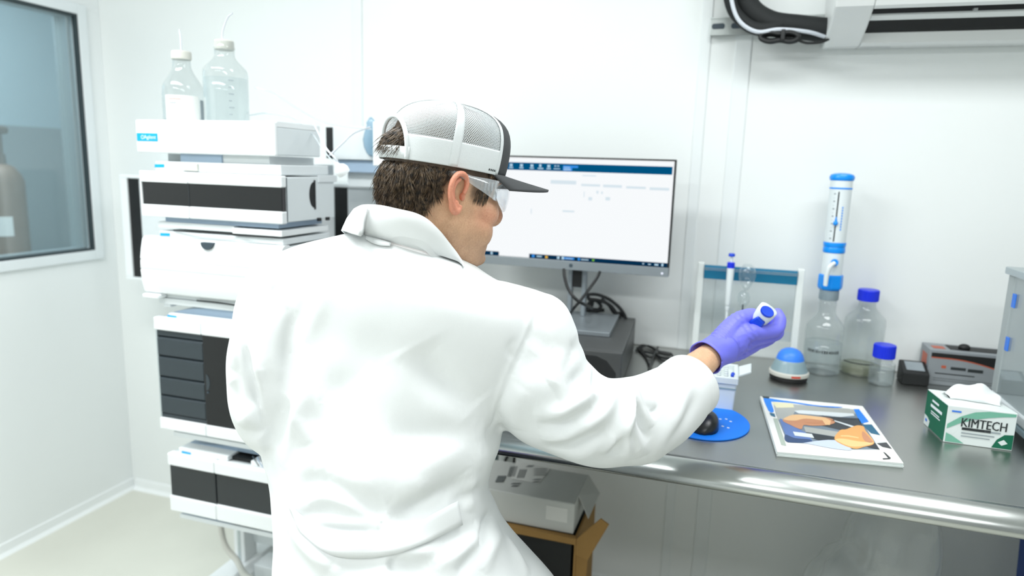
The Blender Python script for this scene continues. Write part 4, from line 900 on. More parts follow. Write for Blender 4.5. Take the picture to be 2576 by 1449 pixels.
cover('right_dark', [(1910, 910), (2050, 895), (2130, 990), (1990, 960)], 'dark', 2)
cover('sleeve_left', [(480, 560), (540, 570), (800, 720), (860, 750), (930, 830), (930, 890), (600, 890), (560, 780)], 'denim', 2)
cover('sleeve_shade', [(560, 780), (700, 830), (920, 850), (920, 890), (590, 890)], 'navy', 3)
cover('paper_slip', [(670, 735), (950, 770), (985, 830), (700, 795)], 'lite', 4)
cover('hand_left_shade', [(520, 565), (700, 500), (1180, 530), (1290, 600), (1170, 640), (960, 650), (830, 640), (790, 700), (640, 640)], 'skin1', 4)
cover('hand_left', [(530, 555), (640, 495), (760, 485), (960, 505), (1160, 535), (1120, 570), (860, 545), (700, 575)], 'skin2', 5)
cover('fingers_left', [(1100, 560), (1180, 545), (1230, 575), (1215, 640), (1150, 635)], 'skin2', 6)
cover('finger_gap', [(870, 590), (1000, 590), (1110, 600), (1000, 612), (880, 606)], 'skin1', 6)
cover('machine_part', [(690, 430), (790, 420), (1560, 470), (1580, 500), (1380, 520), (1040, 490), (760, 470)], 'lite', 2)
cover('machine_shadow', [(1060, 500), (1380, 530), (1600, 540), (1590, 560), (1240, 545)], 'blk', 3)
cover('spatula', [(1230, 565), (1290, 570), (1570, 655), (1540, 672)], 'lite', 4)
cover('sleeve_right', [(840, 900), (1280, 860), (1540, 1000), (1300, 990), (900, 915)], 'pale', 4)
cover('hand_right', [(1290, 860), (1360, 720), (1460, 700), (1610, 645), (1710, 660), (1740, 720), (1870, 900), (1720, 960), (1560, 985)], 'skinb', 5)
cover('hand_right_light', [(1300, 855), (1420, 840), (1640, 880), (1860, 900), (1700, 950), (1500, 950)], 'skinl', 6)
cover('knuckle_lines', [(1380, 790), (1500, 790), (1640, 820), (1640, 835), (1480, 812), (1370, 806)], 'skinl', 6)
cover('hand_right_shade', [(1700, 730), (1770, 790), (1850, 890), (1740, 880), (1690, 800)], 'skin1', 6)
cover('floor_dark', [(1730, 940), (1880, 900), (1950, 1000), (1800, 970)], 'blk', 4)
cover('corner_mark', [(1990, 1130), (2075, 1125), (2000, 1035), (2030, 1045), (2115, 1125), (2100, 1140), (2000, 1145)], 'blk', 3)

# ------------------------------------------------------------------ under the bench
wy = 1.55; ztp = .528
P0, P1 = ay(1445, 1270, wy), ay(1255, 1225, wy); zlow = .446
t = thing('mailing_carton', 'white shipping carton with a printed label and an open end flap under the bench', 'carton', (-.45, 1.65, zlow))
obj('carton', MB().bb(-.60, -.303, wy, 1.725, zlow, ztp), whitebox, t, bevel=.003)
fl = [ax(1490, 1192, -.296), ]
obj('end_flap', MB().prism([(-.3028, 1.725, ztp), (-.3028, 1.60, ztp), (-.272, 1.585, .478), (-.268, 1.715, .485)], (-.002, 0, -.0015)), whitebox, t)
lm = MB(); lx = [az(1285, 1205, ztp), az(1355, 1218, ztp), az(1385, 1180, ztp), az(1300, 1160, ztp)]
obj('address_label', MB().poly([(p[0], p[1], ztp+.0012) for p in lx]), paperw, t)
bm_ = MB()
for (a, b, c, d) in [(1245, 1198, 1266, 1214)]+[(1276+k_*4, 1174, 1278+k_*4, 1200) for k_ in range(5)]+[(1300+k_*5, 1182, 1303+k_*5, 1204) for k_ in range(4)]+[(1322, 1172, 1338, 1176)]+[(1340, 1180+k_*5, 1372, 1182+k_*5) for k_ in range(4)]+[(1284, 1216, 1306, 1219), (1284, 1222, 1300, 1225), (1338, 1206, 1356, 1209), (1338, 1212, 1352, 1215)]:
    q = [az(a, d, ztp), az(c, d, ztp), az(c+8, b, ztp), az(a+8, b, ztp)]; bm_.poly([(p[0], p[1], ztp+.0016) for p in q])
obj('label_print', bm_, mat('faded_ink', (112, 116, 116), .6, noise=.1), t)['kind'] = 'stuff'
obj('tape', MB().bb(-.375, -.32, wy-.0008, wy-.0001, zlow+.028, zlow+.066), paperw, t)
# brown carton below with a dark open front
t = thing('cardboard_carton', 'brown open cardboard carton with black contents under the white carton', 'carton', (-.45, 1.65, 0))
cx0, cx1, cy0, cy1, cz = -.66, -.292, wy-.012, 1.80, .4455
bxm = MB(); bxm.bb(cx0, cx1, cy1-.005, cy1, .0, cz); bxm.bb(cx0, cx0+.005, cy0, cy1-.0051, 0, cz); bxm.bb(cx1-.005, cx1, cy0, cy1-.0051, 0, cz); bxm.bb(cx0+.0051, cx1-.0051, cy0, cy1-.0051, 0, .005)
obj('box_walls', bxm, card, t)
obj('top_rim', MB().bb(cx0, cx1, cy0-.004, cy0+.012, cz-.018, cz-.0004), card, t, bevel=.001)
obj('right_flap', MB().prism([(cx1+.0006, cy0, .443), (cx1+.055, cy0+.015, .50), (cx1+.075, cy0+.02, .485), (cx1+.030, cy0, .39), (cx1+.0006, cy0-.002, .40)], (0, .004, 0)), card, t)
obj('side_flap', MB().prism([(cx1+.0006, cy0+.003, .399), (cx1+.030, cy0+.003, .389), (cx1+.018, cy0+.003, .0), (cx1+.0006, cy0+.003, .0)], (0, .004, 0)), card, t)
obj('black_liner', MB().bb(cx0+.006, cx1-.012, cy0+.004, cy0+.06, .006, cz-.0185), blkm, t, bevel=.004)
obj('liner_top', MB().bb(cx0+.006, cx1-.006, cy0+.0605, cy1-.006, .4, .43), blkm, t)
t = thing('hanging_cables', 'two black cables hanging from the bench underside behind the white carton', 'cable', (-.5, 1.8, .78))
for a, b in (((1283, 1112), (1268, 1172)), ((1300, 1116), (1294, 1150))):
    p, q = ay(*a, 1.90), ay(*b, 1.88); obj('cable', MB().tube([p+np.array((0.004, 0, .05)), p, (p+q)/2+np.array((.004, 0, 0)), q, q+np.array((-.01, .02, -.12)), q+np.array((-.02, .04, -.3))], .0045, 8, 6), cablem, t, smooth=True)
# clear film bags
def bag(label, c, r, seed, spike=None):
    rg = np.random.RandomState(seed); b = bmesh.new(); bmesh.ops.create_icosphere(b, subdivisions=5, radius=1)
    dirs = rg.normal(size=(26, 3)); dirs /= np.linalg.norm(dirs, axis=1)[:, None]; amp = rg.uniform(-.16, .12, 26)
    for v in b.verts:
        n = np.array(v.co); s = 1+sum(a*math.exp(-((1-n.dot(d))/.05)) for a, d in zip(amp, dirs))+.03*math.sin(9*n[0]+5*n[2])*math.cos(8*n[1]+2*n[0])
        if spike is not None:
            k = n.dot(spike/np.linalg.norm(spike)); s += .75*max(0, k-.72)/.28*(1 if k > .72 else 0)
        v.co = Vector((c[0]+r[0]*n[0]*s, c[1]+r[1]*n[1]*s, max(.002, c[2]+r[2]*n[2]*s)))
    me = bpy.data.meshes.new('film_bag'); b.to_mesh(me); b.free(); me.materials.append(bagm)
    for v in me.vertices: v.co -= Vector((c[0], c[1], 0))
    me.polygons.foreach_set('use_smooth', [True]*len(me.polygons))
    o = bpy.data.objects.new('film_bag', me); COL.objects.link(o); o.location = (c[0], c[1], 0); tag(o, label, 'bag'); return o
bag('wide crumpled clear film bag on the floor under the bench', (.40, 1.76, .22), (.15, .17, .23), 4, np.array([.35, .05, .9]))
bag('smaller crumpled clear film bag by the blue bin under the bench', (.640, 1.60, .20), (.075, .11, .25), 9)
o = thing('waste_bin', 'dark blue bin under the right end of the bench', 'bin', (.80, 1.66, 0))
xbn = ay(2556, 1390, 1.85)[0]
obj('shell', MB().loft([[(xbn+.02, 1.55, .001), (xbn+.22, 1.55, .001), (xbn+.22, 1.83, .001), (xbn+.02, 1.83, .001)], [(xbn, 1.53, .50), (xbn+.25, 1.53, .50), (xbn+.25, 1.85, .50), (xbn, 1.85, .50)]]), bluebin, o, bevel=.006)
obj('rim', MB().bb(xbn-.006, xbn+.256, 1.522, 1.858, .5002, .518), bluebin, o, bevel=.004)

# ================================================================== the man in the lab coat
def to_mesh_eval(o):
    me = bpy.data.meshes.new_from_object(o.evaluated_get(bpy.context.evaluated_depsgraph_get())); return me
def remeshed(mb, voxel, smooth=4, subd=0, factor=.5):
    """union of overlapping closed tubes as one continuous skin; returns a mesh in world coordinates"""
    me = bpy.data.meshes.new('tmp'); me.from_pydata(mb.v, [], mb.f)
    b = bmesh.new(); b.from_mesh(me); bmesh.ops.recalc_face_normals(b, faces=b.faces); b.to_mesh(me); b.free()
    o = bpy.data.objects.new('tmp', me); COL.objects.link(o)
    m = o.modifiers.new('r', 'REMESH'); m.mode = 'VOXEL'; m.voxel_size = voxel
    if smooth: q = o.modifiers.new('s', 'SMOOTH'); q.factor = factor; q.iterations = smooth
    if subd: q = o.modifiers.new('u', 'SUBSURF'); q.levels = subd; q.render_levels = subd
    r = to_mesh_eval(o); bpy.data.objects.remove(o); bpy.data.meshes.remove(me); return r
def mesh_np(me):
    n = len(me.vertices); v = np.empty(n*3); me.vertices.foreach_get('co', v); return v.reshape(n, 3)
def normals_np(me):
    n = len(me.vertices); v = np.empty(n*3); me.vertex_normals.foreach_get('vector', v); return v.reshape(n, 3)
def set_np(me, v): me.vertices.foreach_set('co', v.ravel()); me.update()
def link_mesh(name, me, m, parent, org=None, smooth=True):
    o_ = np.array(ORG.get(parent.name, (0, 0, 0)) if org is None else org)
    set_np(me, mesh_np(me)-o_)
    me.materials.clear()
    for q in (m if isinstance(m, (list, tuple)) else [m]): me.materials.append(q)
    if smooth: me.polygons.foreach_set('use_smooth', [True]*len(me.polygons))
    me.name = name; o = bpy.data.objects.new(name, me); COL.objects.link(o); o.parent = parent; ORG[o.name] = tuple(o_); return o

PB = (-.50, .92, 0)
man = thing('person', 'seated man in a white lab coat and trucker cap reaching right with a gloved hand', 'person', PB)

# ---- head frame
HY, HP_, HR = math.radians(-41), math.radians(-8), math.radians(0)
RH = np.array((Matrix.Rotation(HY, 3, 'Z') @ Matrix.Rotation(HP_, 3, 'X') @ Matrix.Rotation(HR, 3, 'Y')))
EAR = pd(1149, 490, 1.03); HO = EAR-RH @ np.array([.0765, -.006, 0])
def hw(p): return HO+RH @ np.array(p, float)
# z : front, back, half width, y of widest
HL = [(-.121, .066, .040, .012, .052), (-.115, .081, .024, .024, .05), (-.105, .089, .010, .042, .042), (-.090, .0915, -.012, .054, .03), (-.075, .092, -.032, .062, .020), (-.060, .0945, -.056, .067, .012), (-.045, .0945, -.070, .070, .008),
      (-.030, .093, -.081, .0685, .002), (-.015, .091, -.091, .0715, 0), (0, .0885, -.098, .073, -.004), (.015, .0895, -.102, .0745, -.008), (.030, .097, -.104, .0765, -.01), (.045, .098, -.104, .0775, -.012), (.075, .092, -.100, .074, -.012),
      (.105, .076, -.088, .063, -.010), (.122, .052, -.065, .048, -.008), (.131, .02, -.032, .022, -.006)]
HLz = np.array([h[0] for h in HL]); HLv = np.array([h[1:] for h in HL]); HLv[:, 1] = np.where(HLv[:, 1] < -.03, -.03+(HLv[:, 1]+.03)*.82, HLv[:, 1])
def head_pt(z, phi, off=0.0):
    """phi 0 = face, clockwise towards the right ear"""
    yf, yb, w, ym = [np.interp(z, HLz, HLv[:, k]) for k in range(4)]
    c, s_ = math.cos(phi), math.sin(phi); e = .86
    x = (w+off)*math.copysign(abs(s_)**e, s_); y = ym+(yf-ym+off)*abs(c)**(e if c > 0 else .95) if c > 0 else ym-(ym-yb+off)*abs(c)**.95
    return np.array([x, y, z])
hm = MB(); NH = 56
zs_ = np.concatenate([np.linspace(-.121, .12, 44), [.126, .131]])
hm.loft([[hw(head_pt(z, 2*PI*i/NH)) for i in range(NH)] for z in zs_])
# nose, lips, brow ridge
hm.tube([hw(p) for p in ((0, .088, .030), (0, .095, .012), (0, .104, -.006), (0, .113, -.022), (0, .108, -.032), (0, .094, -.034))], [.007, .0085, .0095, .0115, .0105, .007], 12, 5)
for sx in (-1, 1):
    hm.ball(hw((sx*.0125, .098, -.027)), .0088, 12, 8)
    hm.tube([hw(p) for p in ((sx*.006, .096, .031), (sx*.024, .096, .036), (sx*.043, .083, .032), (sx*.055, .067, .022))], [.005, .006, .006, .004], 10, 4)
    hm.ball(hw((sx*.047, .066, -.020)), (.021, .021, .024), 14, 10)      # cheek
    hm.ball(hw((sx*.044, .062, -.050)), (.020, .023, .028), 14, 10)
hm.tube([hw(p) for p in ((-.024, .086, -.058), (-.01, .0965, -.0545), (0, .0975, -.0555), (.01, .0965, -.0545), (.024, .086, -.058))], [.002, .0042, .004, .0042, .002], 10, 4)
hm.tube([hw(p) for p in ((-.022, .086, -.060), (-.008, .0955, -.0645), (.008, .0955, -.0645), (.022, .086, -.060))], [.002, .0052, .0052, .002], 10, 4)
hm.ball(hw((0, .083, -.098)), (.020, .014, .014), 14, 10)
# neck
NB = pd(1010, 650, 1.09)
neck_top = hw((0, -.028, -.03)); nl = hw((0, -.036, -.085))
hm.tube([neck_top, nl, (nl+NB)/2+np.array((.01, .01, .0)), NB], [.060, .058, .060, .068], 24, 6)
head_me = remeshed(hm, .0024, 7)
# ears
def ear_mesh(sx):
    def ew(f, z, o): 
        th = math.radians(24); oo = o+max(0, (-f+.008))*math.tan(th)*1.0
        fr = (f+z*.10)*.90; zr = z*.86
        return hw((sx*(.0715+oo), fr-.006, zr+.001))
    m = MB()
    helix = [(.011, .002), (.013, .014), (.011, .027), (.001, .0355), (-.012, .034), (-.0205, .024), (-.022, .010), (-.0185, -.004), (-.0125, -.015), (-.0065, -.025), (.001, -.030), (.0075, -.026), (.0095, -.018)]
    m.tube([ew(f, z, .0075) for f, z in helix], [.0034, .0038, .0042, .0044, .0044, .0042, .004, .0042, .0048, .0062, .0066, .0058, .004], 12, 5)
    m.tube([ew(f, z, .004) for f, z in ((-.002, .027), (-.010, .020), (-.0135, .009), (-.012, -.003), (-.006, -.012), (.001, -.014))], .0034, 10, 5)
    m.tube([ew(f, z, .003) for f, z in ((-.002, -.012), (.0, -.02), (.002, -.026))], [.006, .0075, .006], 10, 4)
    m.ball(ew(.0125, -.003, .003), (.0045, .0045, .0065), 10, 8)
    # back plate of the ear
    outl = [ew(f, z, -.0005) for f, z in helix]; c = ew(-.006, .004, -.004)
    vs = outl+[c]+[p-RH @ np.array((sx*.0045, 0, 0)) for p in outl]+[c-RH @ np.array((sx*.005, 0, 0))]; n = len(outl)
    fs = [(i, (i+1) % n, n) for i in range(n)]+[(n+1+(i+1) % n, n+1+i, 2*n+1) for i in range(n)]+[(i, n+1+i, n+1+(i+1) % n, (i+1) % n) for i in range(n)]
    m.add(vs, fs)
    return remeshed(m, .0011, 4)
ears = [ear_mesh(1), ear_mesh(-1)]
# body under the clothes
bm1 = MB()
PEL = np.array((-.495, .93, .70)); CH = pd(985, 860, 1.14); SR, SL = pd(1310, 870, 1.11), pd(745, 780, 1.13)
bm1.tube([PEL+np.array((0, 0, -.10)), PEL, PEL+np.array((.0, .02, .12)), CH, NB+np.array((0, .03, -.08)), NB+np.array((0, 0, .03))], [.11, .125, .10, .105, .075, .05], 24, 6)
ER, WRR = pd(1585, 1062, 1.155), pd(1792, 891, 1.322)
EL, WLL = pd(690, 1020, 1.09), np.array((-.62, 1.16, .735))
def arm(S, Ej, Wj, Mj): bm1.tube([(S*.7+CH*.3), S, Mj, Ej], [.045, .046, .042, .036], 18, 5); bm1.tube([S*.1+Ej*.9, Ej, (Ej*.6+Wj*.4), Wj*.85+Ej*.15, Wj, Wj+(Wj-Ej)*.10], [.036, .038, .038, .029, .0265, .024], 18, 5, flat=.9)
arm(SR, ER, WRR, pd(1455, 1010, 1.12)); arm(SL, EL, WLL, pd(700, 900, 1.10))
KR, KL = np.array((-.53, 1.20, .60)), np.array((-.70, 1.18, .60)); FR, FL = np.array((-.53, 1.16, .07)), np.array((-.72, 1.14, .07))
for hx, K, Ft in ((.07, KR, FR), (-.09, KL, FL)):
    hp = PEL+np.array((hx, .02, -.05)); bm1.tube([hp, (hp+K)/2, K], [.088, .078, .058], 18, 5); bm1.tube([hp*.05+K*.95, K, K*.6+Ft*.4, Ft], [.055, .056, .05, .036], 18, 5)
body_me = remeshed(bm1, .009, 6)
b = bmesh.new(); parts = []
for me in (head_me, body_me, *ears):
    n0 = len(b.verts); b.from_mesh(me); b.verts.ensure_lookup_table(); parts.append((n0, len(b.verts)))
body = bpy.data.meshes.new('body'); b.to_mesh(body); b.free()
V = mesh_np(body); loc = (V-HO) @ RH          # head-local coordinates
N_ = len(V); colr = np.zeros((N_, 4)); skin = np.array(lin((238, 192, 154))); colr[:] = skin
def blend(mask, c): 
    global colr
    colr[:, :3] = colr[:, :3]*(1-mask[:, None])+np.array(lin(c))[None, :3]*mask[:, None]
def sstep(a, b_, x): t_ = np.clip((x-a)/(b_-a), 0, 1); return t_*t_*(3-2*t_)
hx, hy, hz = loc[:, 0], loc[:, 1], loc[:, 2]; inhead = (np.arange(N_) < parts[0][1])
rough = .5+.5*np.sin(hx*330+hz*170)*np.sin(hy*290-hz*210)
beard = inhead*sstep(-.025, -.06, hz-.45*np.maximum(0, .03-hy)*0)*sstep(-.035, .0, hy)*sstep(-.14, -.115, hz)
beard = np.maximum(beard*.55, inhead*sstep(.0, -.04, hz)*sstep(.05, .02, hy)*sstep(-.01, .01, hy)*.4)
blend(beard*.75, (170, 134, 108))
cheek = inhead*np.exp(-(((hy-.06)/.03)**2+((hz+.025)/.022)**2))*.5; blend(cheek, (224, 140, 118))
nose = inhead*np.exp(-((hx/.018)**2+((hy-.112)/.014)**2+((hz+.022)/.014)**2))*.6; blend(nose, (214, 128, 104))
lips = inhead*np.exp(-((hz+.060)/.0055)**2)*(np.abs(hx) < .024)*sstep(.085, .093, hy)*.7; blend(lips, (178, 96, 88))
scalp = np.maximum(inhead*sstep(-.022, -.036, hy-.5*hz)*sstep(-.048, -.034, hz-.18*(hy+.05)), inhead*sstep(.045, .06, hz-.2*np.maximum(0, hy-.05))); scalp = np.maximum(scalp, inhead*sstep(.020, .030, hz)*sstep(.058, .044, hy)); blend(scalp*.9, (70, 58, 48))
side = inhead*np.exp(-(((hy-.030)/.012)**4))*sstep(-.02, .0, hz-.006)*(np.abs(hx) > .05); blend(side*.85, (84, 66, 50))
earm = (np.arange(N_) >= parts[2][0]); earred = earm*1.0
blend(earred*.55, (232, 120, 100))
at = body.color_attributes.new('skin_tone', 'FLOAT_COLOR', 'POINT'); at.data.foreach_set('color', colr.ravel())
skinm = bpy.data.materials.new('skin'); skinm.use_nodes = True; nt = skinm.node_tree; bs = nt.nodes['Principled BSDF']
an = nt.nodes.new('ShaderNodeAttribute'); an.attribute_name = 'skin_tone'
nz = nt.nodes.new('ShaderNodeTexNoise'); nz.inputs['Scale'].default_value = 420; nz.inputs['Detail'].default_value = 5
nz2 = nt.nodes.new('ShaderNodeTexNoise'); nz2.inputs['Scale'].default_value = 55
tcn = nt.nodes.new('ShaderNodeTexCoord'); nt.links.new(tcn.outputs['Object'], nz.inputs['Vector']); nt.links.new(tcn.outputs['Object'], nz2.inputs['Vector'])
mx = nt.nodes.new('ShaderNodeMixRGB'); mx.blend_type = 'MULTIPLY'; mx.inputs[0].default_value = .32; nt.links.new(an.outputs['Color'], mx.inputs[1]); nt.links.new(nz2.outputs['Fac'], mx.inputs[2])
mx2 = nt.nodes.new('ShaderNodeMixRGB'); mx2.blend_type = 'OVERLAY'; mx2.inputs[0].default_value = .30; nt.links.new(mx.outputs[0], mx2.inputs[1]); nt.links.new(nz.outputs['Fac'], mx2.inputs[2])
nt.links.new(mx2.outputs[0], bs.inputs['Base Color']); bs.inputs['Roughness'].default_value = .48
bs.inputs['Subsurface Weight'].default_value = .12; bs.inputs['Subsurface Radius'].default_value = (.008, .003, .0015); bs.inputs['Subsurface Scale'].default_value = 1.0
bp = nt.nodes.new('ShaderNodeBump'); bp.inputs['Strength'].default_value = .25; bp.inputs['Distance'].default_value = .0012; nt.links.new(nz.outputs['Fac'], bp.inputs['Height']); nt.links.new(bp.outputs[0], bs.inputs['Normal'])
bodyo = link_mesh('body', body, skinm, man)
eyew = mat('eye_white', (226, 226, 222), .15, noise=.03); iris = mat('eye_iris', (70, 52, 38), .15, noise=.2)
for sx in (-1, 1):
    c = hw((sx*.031, .0755, .010)); e = obj('eye', MB().ball(c, .0122, 16, 12), eyew, bodyo, smooth='all', org=PB)
    fwd = RH @ np.array((0, 1, -.1)); fwd /= np.linalg.norm(fwd)
    obj('iris', MB().lathe([(.0056, .0108), (.0045, .0118), (.002, .0124)], c, 16, axis=fwd), iris, e, org=PB)

# ---- hair
hairm = bpy.data.materials.new('hair_brown'); hairm.use_nodes = True; nt = hairm.node_tree; bs = nt.nodes['Principled BSDF']
oi = nt.nodes.new('ShaderNodeTexNoise'); oi.inputs['Scale'].default_value = 160; tcn = nt.nodes.new('ShaderNodeTexCoord'); nt.links.new(tcn.outputs['Object'], oi.inputs['Vector'])
rp = nt.nodes.new('ShaderNodeValToRGB'); rp.color_ramp.elements[0].color = lin((34, 27, 22)); rp.color_ramp.elements[1].color = lin((128, 106, 80)); rp.color_ramp.elements[0].position = .35; rp.color_ramp.elements[1].position = .72
nt.links.new(oi.outputs['Fac'], rp.inputs[0]); nt.links.new(rp.outputs[0], bs.inputs['Base Color']); bs.inputs['Roughness'].default_value = .42
rg = np.random.RandomState(11)
def strand(m, p, d, L, r=.0007, curl=.25, grav=(0, 0, -1), k=5):
    pts = [p]; d = np.array(d, float); d /= np.linalg.norm(d); sidev = rg.normal(size=3)*curl
    for i in range(k):
        d = d+np.array(grav)*.10+sidev*.35*math.sin(i*1.3+rg.uniform(0, 1)); d /= np.linalg.norm(d); pts.append(pts[-1]+d*L/k)
    m.tube(pts, [r, r*1.1, r, r*.8, r*.55, r*.15], 3)
hmb = MB()
cnt = 0
while cnt < 7500:
    z = rg.uniform(-.052, .037); ph = math.radians(rg.uniform(88, 272))
    p = head_pt(z, ph, .0005)
    if p[1] > -.034+.5*z or z < -.036+.18*(p[1]+.05): continue
    ahead = -min(0, p[1]+.02)/.08
    n = np.array([p[0], p[1]-(-.005), 0]); n /= np.linalg.norm(n)
    cl = math.sin(ph*23+z*60)+math.sin(ph*11-z*95)       # locks lean together
    tang = np.array([-n[1], n[0], 0])
    d = n*(.16+.16*ahead)+np.array([0, 0, -.85])+tang*.55*cl+rg.normal(size=3)*.12
    L = (.013+.013*min(1, ahead+.2))*rg.uniform(.7, 1.15)
    if z < -.025: L *= .65
    pts0 = hw(p+n*rg.uniform(0, .010)*ahead*min(1, (.04-z)/.02)); strand(hmb, pts0, RH @ d, L, .00055, .25); cnt += 1
for i in range(520):        # sideburn
    sx = 1 if i % 2 else -1; z = rg.uniform(-.003, .045); ph = math.radians(90)-math.radians(rg.uniform(16, 38)+12*max(0, z)/.04); p = head_pt(z, ph, .0004)
    p[0] *= sx; d = RH @ np.array([sx*.12, -.25, -1]); strand(hmb, hw(p), d, rg.uniform(.006, .013), .00055, .15)
for i in range(480):        # tuft pushed out through the opening of the cap
    ph = math.radians(180+rg.uniform(-32, 8)); z = rg.uniform(.066, .090); p = head_pt(z, ph, .002)
    n = np.array([p[0], p[1], 0]); n /= np.linalg.norm(n)
    d = RH @ (n*.55+np.array([-.45, -.05, -.60])+rg.normal(size=3)*.13); strand(hmb, hw(p), d, rg.uniform(.020, .038), .0006, .22)
for i in range(130):        # brows
    sx = 1 if i % 2 else -1; u = rg.uniform(0, 1); p = head_pt(.030+.006*math.sin(PI*u), math.radians(12+30*u), .0045); p[0] *= sx
    strand(hmb, hw(p), RH @ np.array([sx*.9, -.3, .05]), .008, .0005, .1)
hair = obj('hair', hmb, hairm, man, smooth='all', fix=False); hair['kind'] = 'stuff'

# ---- trucker cap
CL = [(.040, .104, -.110, .0815), (.055, .106, -.112, .083), (.078, .107, -.112, .0835), (.098, .105, -.106, .0815), (.115, .098, -.094, .075), (.128, .082, -.074, .062), (.137, .055, -.048, .042), (.1415, .026, -.024, .021), (.143, .004, -.004, .004)]
CT = np.linspace(0, 1, len(CL)); CLA = np.array(CL); CL = [(z, a, b_*.885, w) for z, a, b_, w in CL]
CLs = np.array(spline([c for c in CL], 6)); CLt = np.linspace(0, 1, len(CLs))
def cap_pt(t, ph, off=0):
    z, yf, yb, w = [np.interp(t, CLt, CLs[:, k]) for k in range(4)]
    c, s_ = math.cos(ph), math.sin(ph); e = .90; ym = -.008*(1-t)
    y = ym+(yf-ym+off)*abs(c)**e if c > 0 else ym-(ym-yb+off)*abs(c)**.95
    return np.array([(w+off)*math.copysign(abs(s_)**e, s_), y, z+off*t])
def tz(z): return float(np.interp(z, CLs[:, 0], CLt))
cap = obj('trucker_cap', MB().ball(hw((0, .0, .144)), (.0075, .0075, .004), 16, 8), capwhite, man, smooth='all'); cap['label'] = 'white mesh trucker cap with a charcoal front and brim'
# mesh fabric: staggered small holes
meshm = bpy.data.materials.new('cap_mesh'); meshm.use_nodes = True; nt = meshm.node_tree; bs = nt.nodes['Principled BSDF']; bs.inputs['Base Color'].default_value = lin((226, 232, 233)); bs.inputs['Roughness'].default_value = .75
uvn = nt.nodes.new('ShaderNodeUVMap'); sep = nt.nodes.new('ShaderNodeSeparateXYZ'); nt.links.new(uvn.outputs[0], sep.inputs[0])
def mth(op, a, b_=None):
    n = nt.nodes.new('ShaderNodeMath'); n.operation = op
    for i, q in enumerate((a, b_)):
        if q is None: continue
        if isinstance(q, (int, float)): n.inputs[i].default_value = q
        else: nt.links.new(q, n.inputs[i])
    return n.outputs[0]
row = mth('FLOOR', sep.outputs[1]); par = mth('MULTIPLY', mth('MODULO', row, 2.0), .5); fu = mth('SUBTRACT', mth('FRACT', mth('ADD', sep.outputs[0], par)), .5); fv = mth('SUBTRACT', mth('FRACT', sep.outputs[1]), .5)
dd = mth('SQRT', mth('ADD', mth('MULTIPLY', mth('MULTIPLY', fu, fu), 1.0), mth('MULTIPLY', mth('MULTIPLY', fv, fv), .75)))
hole = mth('LESS_THAN', dd, .40); trn = nt.nodes.new('ShaderNodeBsdfTransparent'); mxs = nt.nodes.new('ShaderNodeMixShader')
nt.links.new(hole, mxs.inputs[0]); nt.links.new(bs.outputs[0], mxs.inputs[1]); nt.links.new(trn.outputs[0], mxs.inputs[2]); nt.links.new(mxs.outputs[0], nt.nodes['Material Output'].inputs[0])
D2 = math.radians
def cap_panel(name, ph0, ph1, t0, t1, m, off=0, nu=20, nv=16, uv=None, solid=.0016, hole=None):
    mb = MB(); vs = []; fs = []
    for j in range(nv+1):
        for i in range(nu+1): vs.append(hw(cap_pt(t0+(t1-t0)*j/nv, D2(ph0+(ph1-ph0)*i/nu), off)))
    for j in range(nv):
        for i in range(nu):
            if hole and hole((ph0+(ph1-ph0)*(i+.5)/nu), t0+(t1-t0)*(j+.5)/nv): continue
            q = j*(nu+1)+i; fs.append((q, q+1, q+nu+2, q+nu+1))
    mb.add(vs, fs); o = obj(name, mb, m, cap, smooth='all', fix=False, org=PB, solid=solid)
    if uv:
        ul = o.data.uv_layers.new(name='UVMap')
        for lp in o.data.loops:
            j, i = divmod(lp.vertex_index, nu+1); ul.data[lp.index].uv = (uv[0]*i/nu, uv[1]*j/nv)
    return o
TB = tz(.0765)
aw = 35.0; TA = tz(.104)
def arch(ph, t):
    a = abs(ph-180)/aw; return a < 1 and t < tz(.050)+(TA-tz(.050))*math.sqrt(max(0, 1-a*a)) 
cap_panel('front_panel', -54, 54, 0.0, .985, capgrey, .0006, 30, 18)
for a0, a1 in ((54, 98), (98, 180), (180, 262), (262, 306)):
    ws = (a1-a0)/82
    cap_panel('mesh_panel', a0, a1, TB, .985, meshm, 0, 40, 34, (52*ws, 54), .0008, arch)
    cap_panel('side_band', a0, a1, 0.0, TB+.004, capwhite, .0004, 40, 16, None, .002, arch)
for a, w_ in ((54, 1), (306, -1)): cap_panel('seam_tape', min(a-.6*w_, a+3.4*w_), max(a-.6*w_, a+3.4*w_), 0.0, .985, capwhite, .0016, 4, 22, None, .0012)
for a in (98, 262): cap_panel('seam_tape', a-4.2, a+4.2, 0.0, .985, capwhite, .0013, 4, 22, None, .0012)
cap_panel('seam_tape', 177, 183, TA+.01, .985, capwhite, .0013, 4, 14, None, .0012)
ar = []
for q in np.linspace(0, PI, 25):
    ph = 180-aw*math.cos(q); t_ = tz(.050)+(TA-tz(.050))*math.sin(q); ar.append(hw(cap_pt(t_, D2(ph), .001)))
ar = [hw(cap_pt(0, D2(180-aw), .001)), hw(cap_pt(tz(.045), D2(180-aw), .001))]+ar+[hw(cap_pt(tz(.045), D2(180+aw), .001)), hw(cap_pt(0, D2(180+aw), .001))]
obj('opening_binding', MB().tube(ar, .0036, 8), capwhite, cap, smooth='all', org=PB)
st = MB(); sv = []
for i in range(17):
    ph = D2(180-aw-3+(2*aw+6)*i/16); 
    for z in (.040, .058): sv.append(hw(cap_pt(tz(z), ph, .002)))
obj('snap_strap', MB().add(sv, [(2*i, 2*i+2, 2*i+3, 2*i+1) for i in range(16)]), capwhite, cap, smooth='all', fix=False, org=PB, solid=.002)
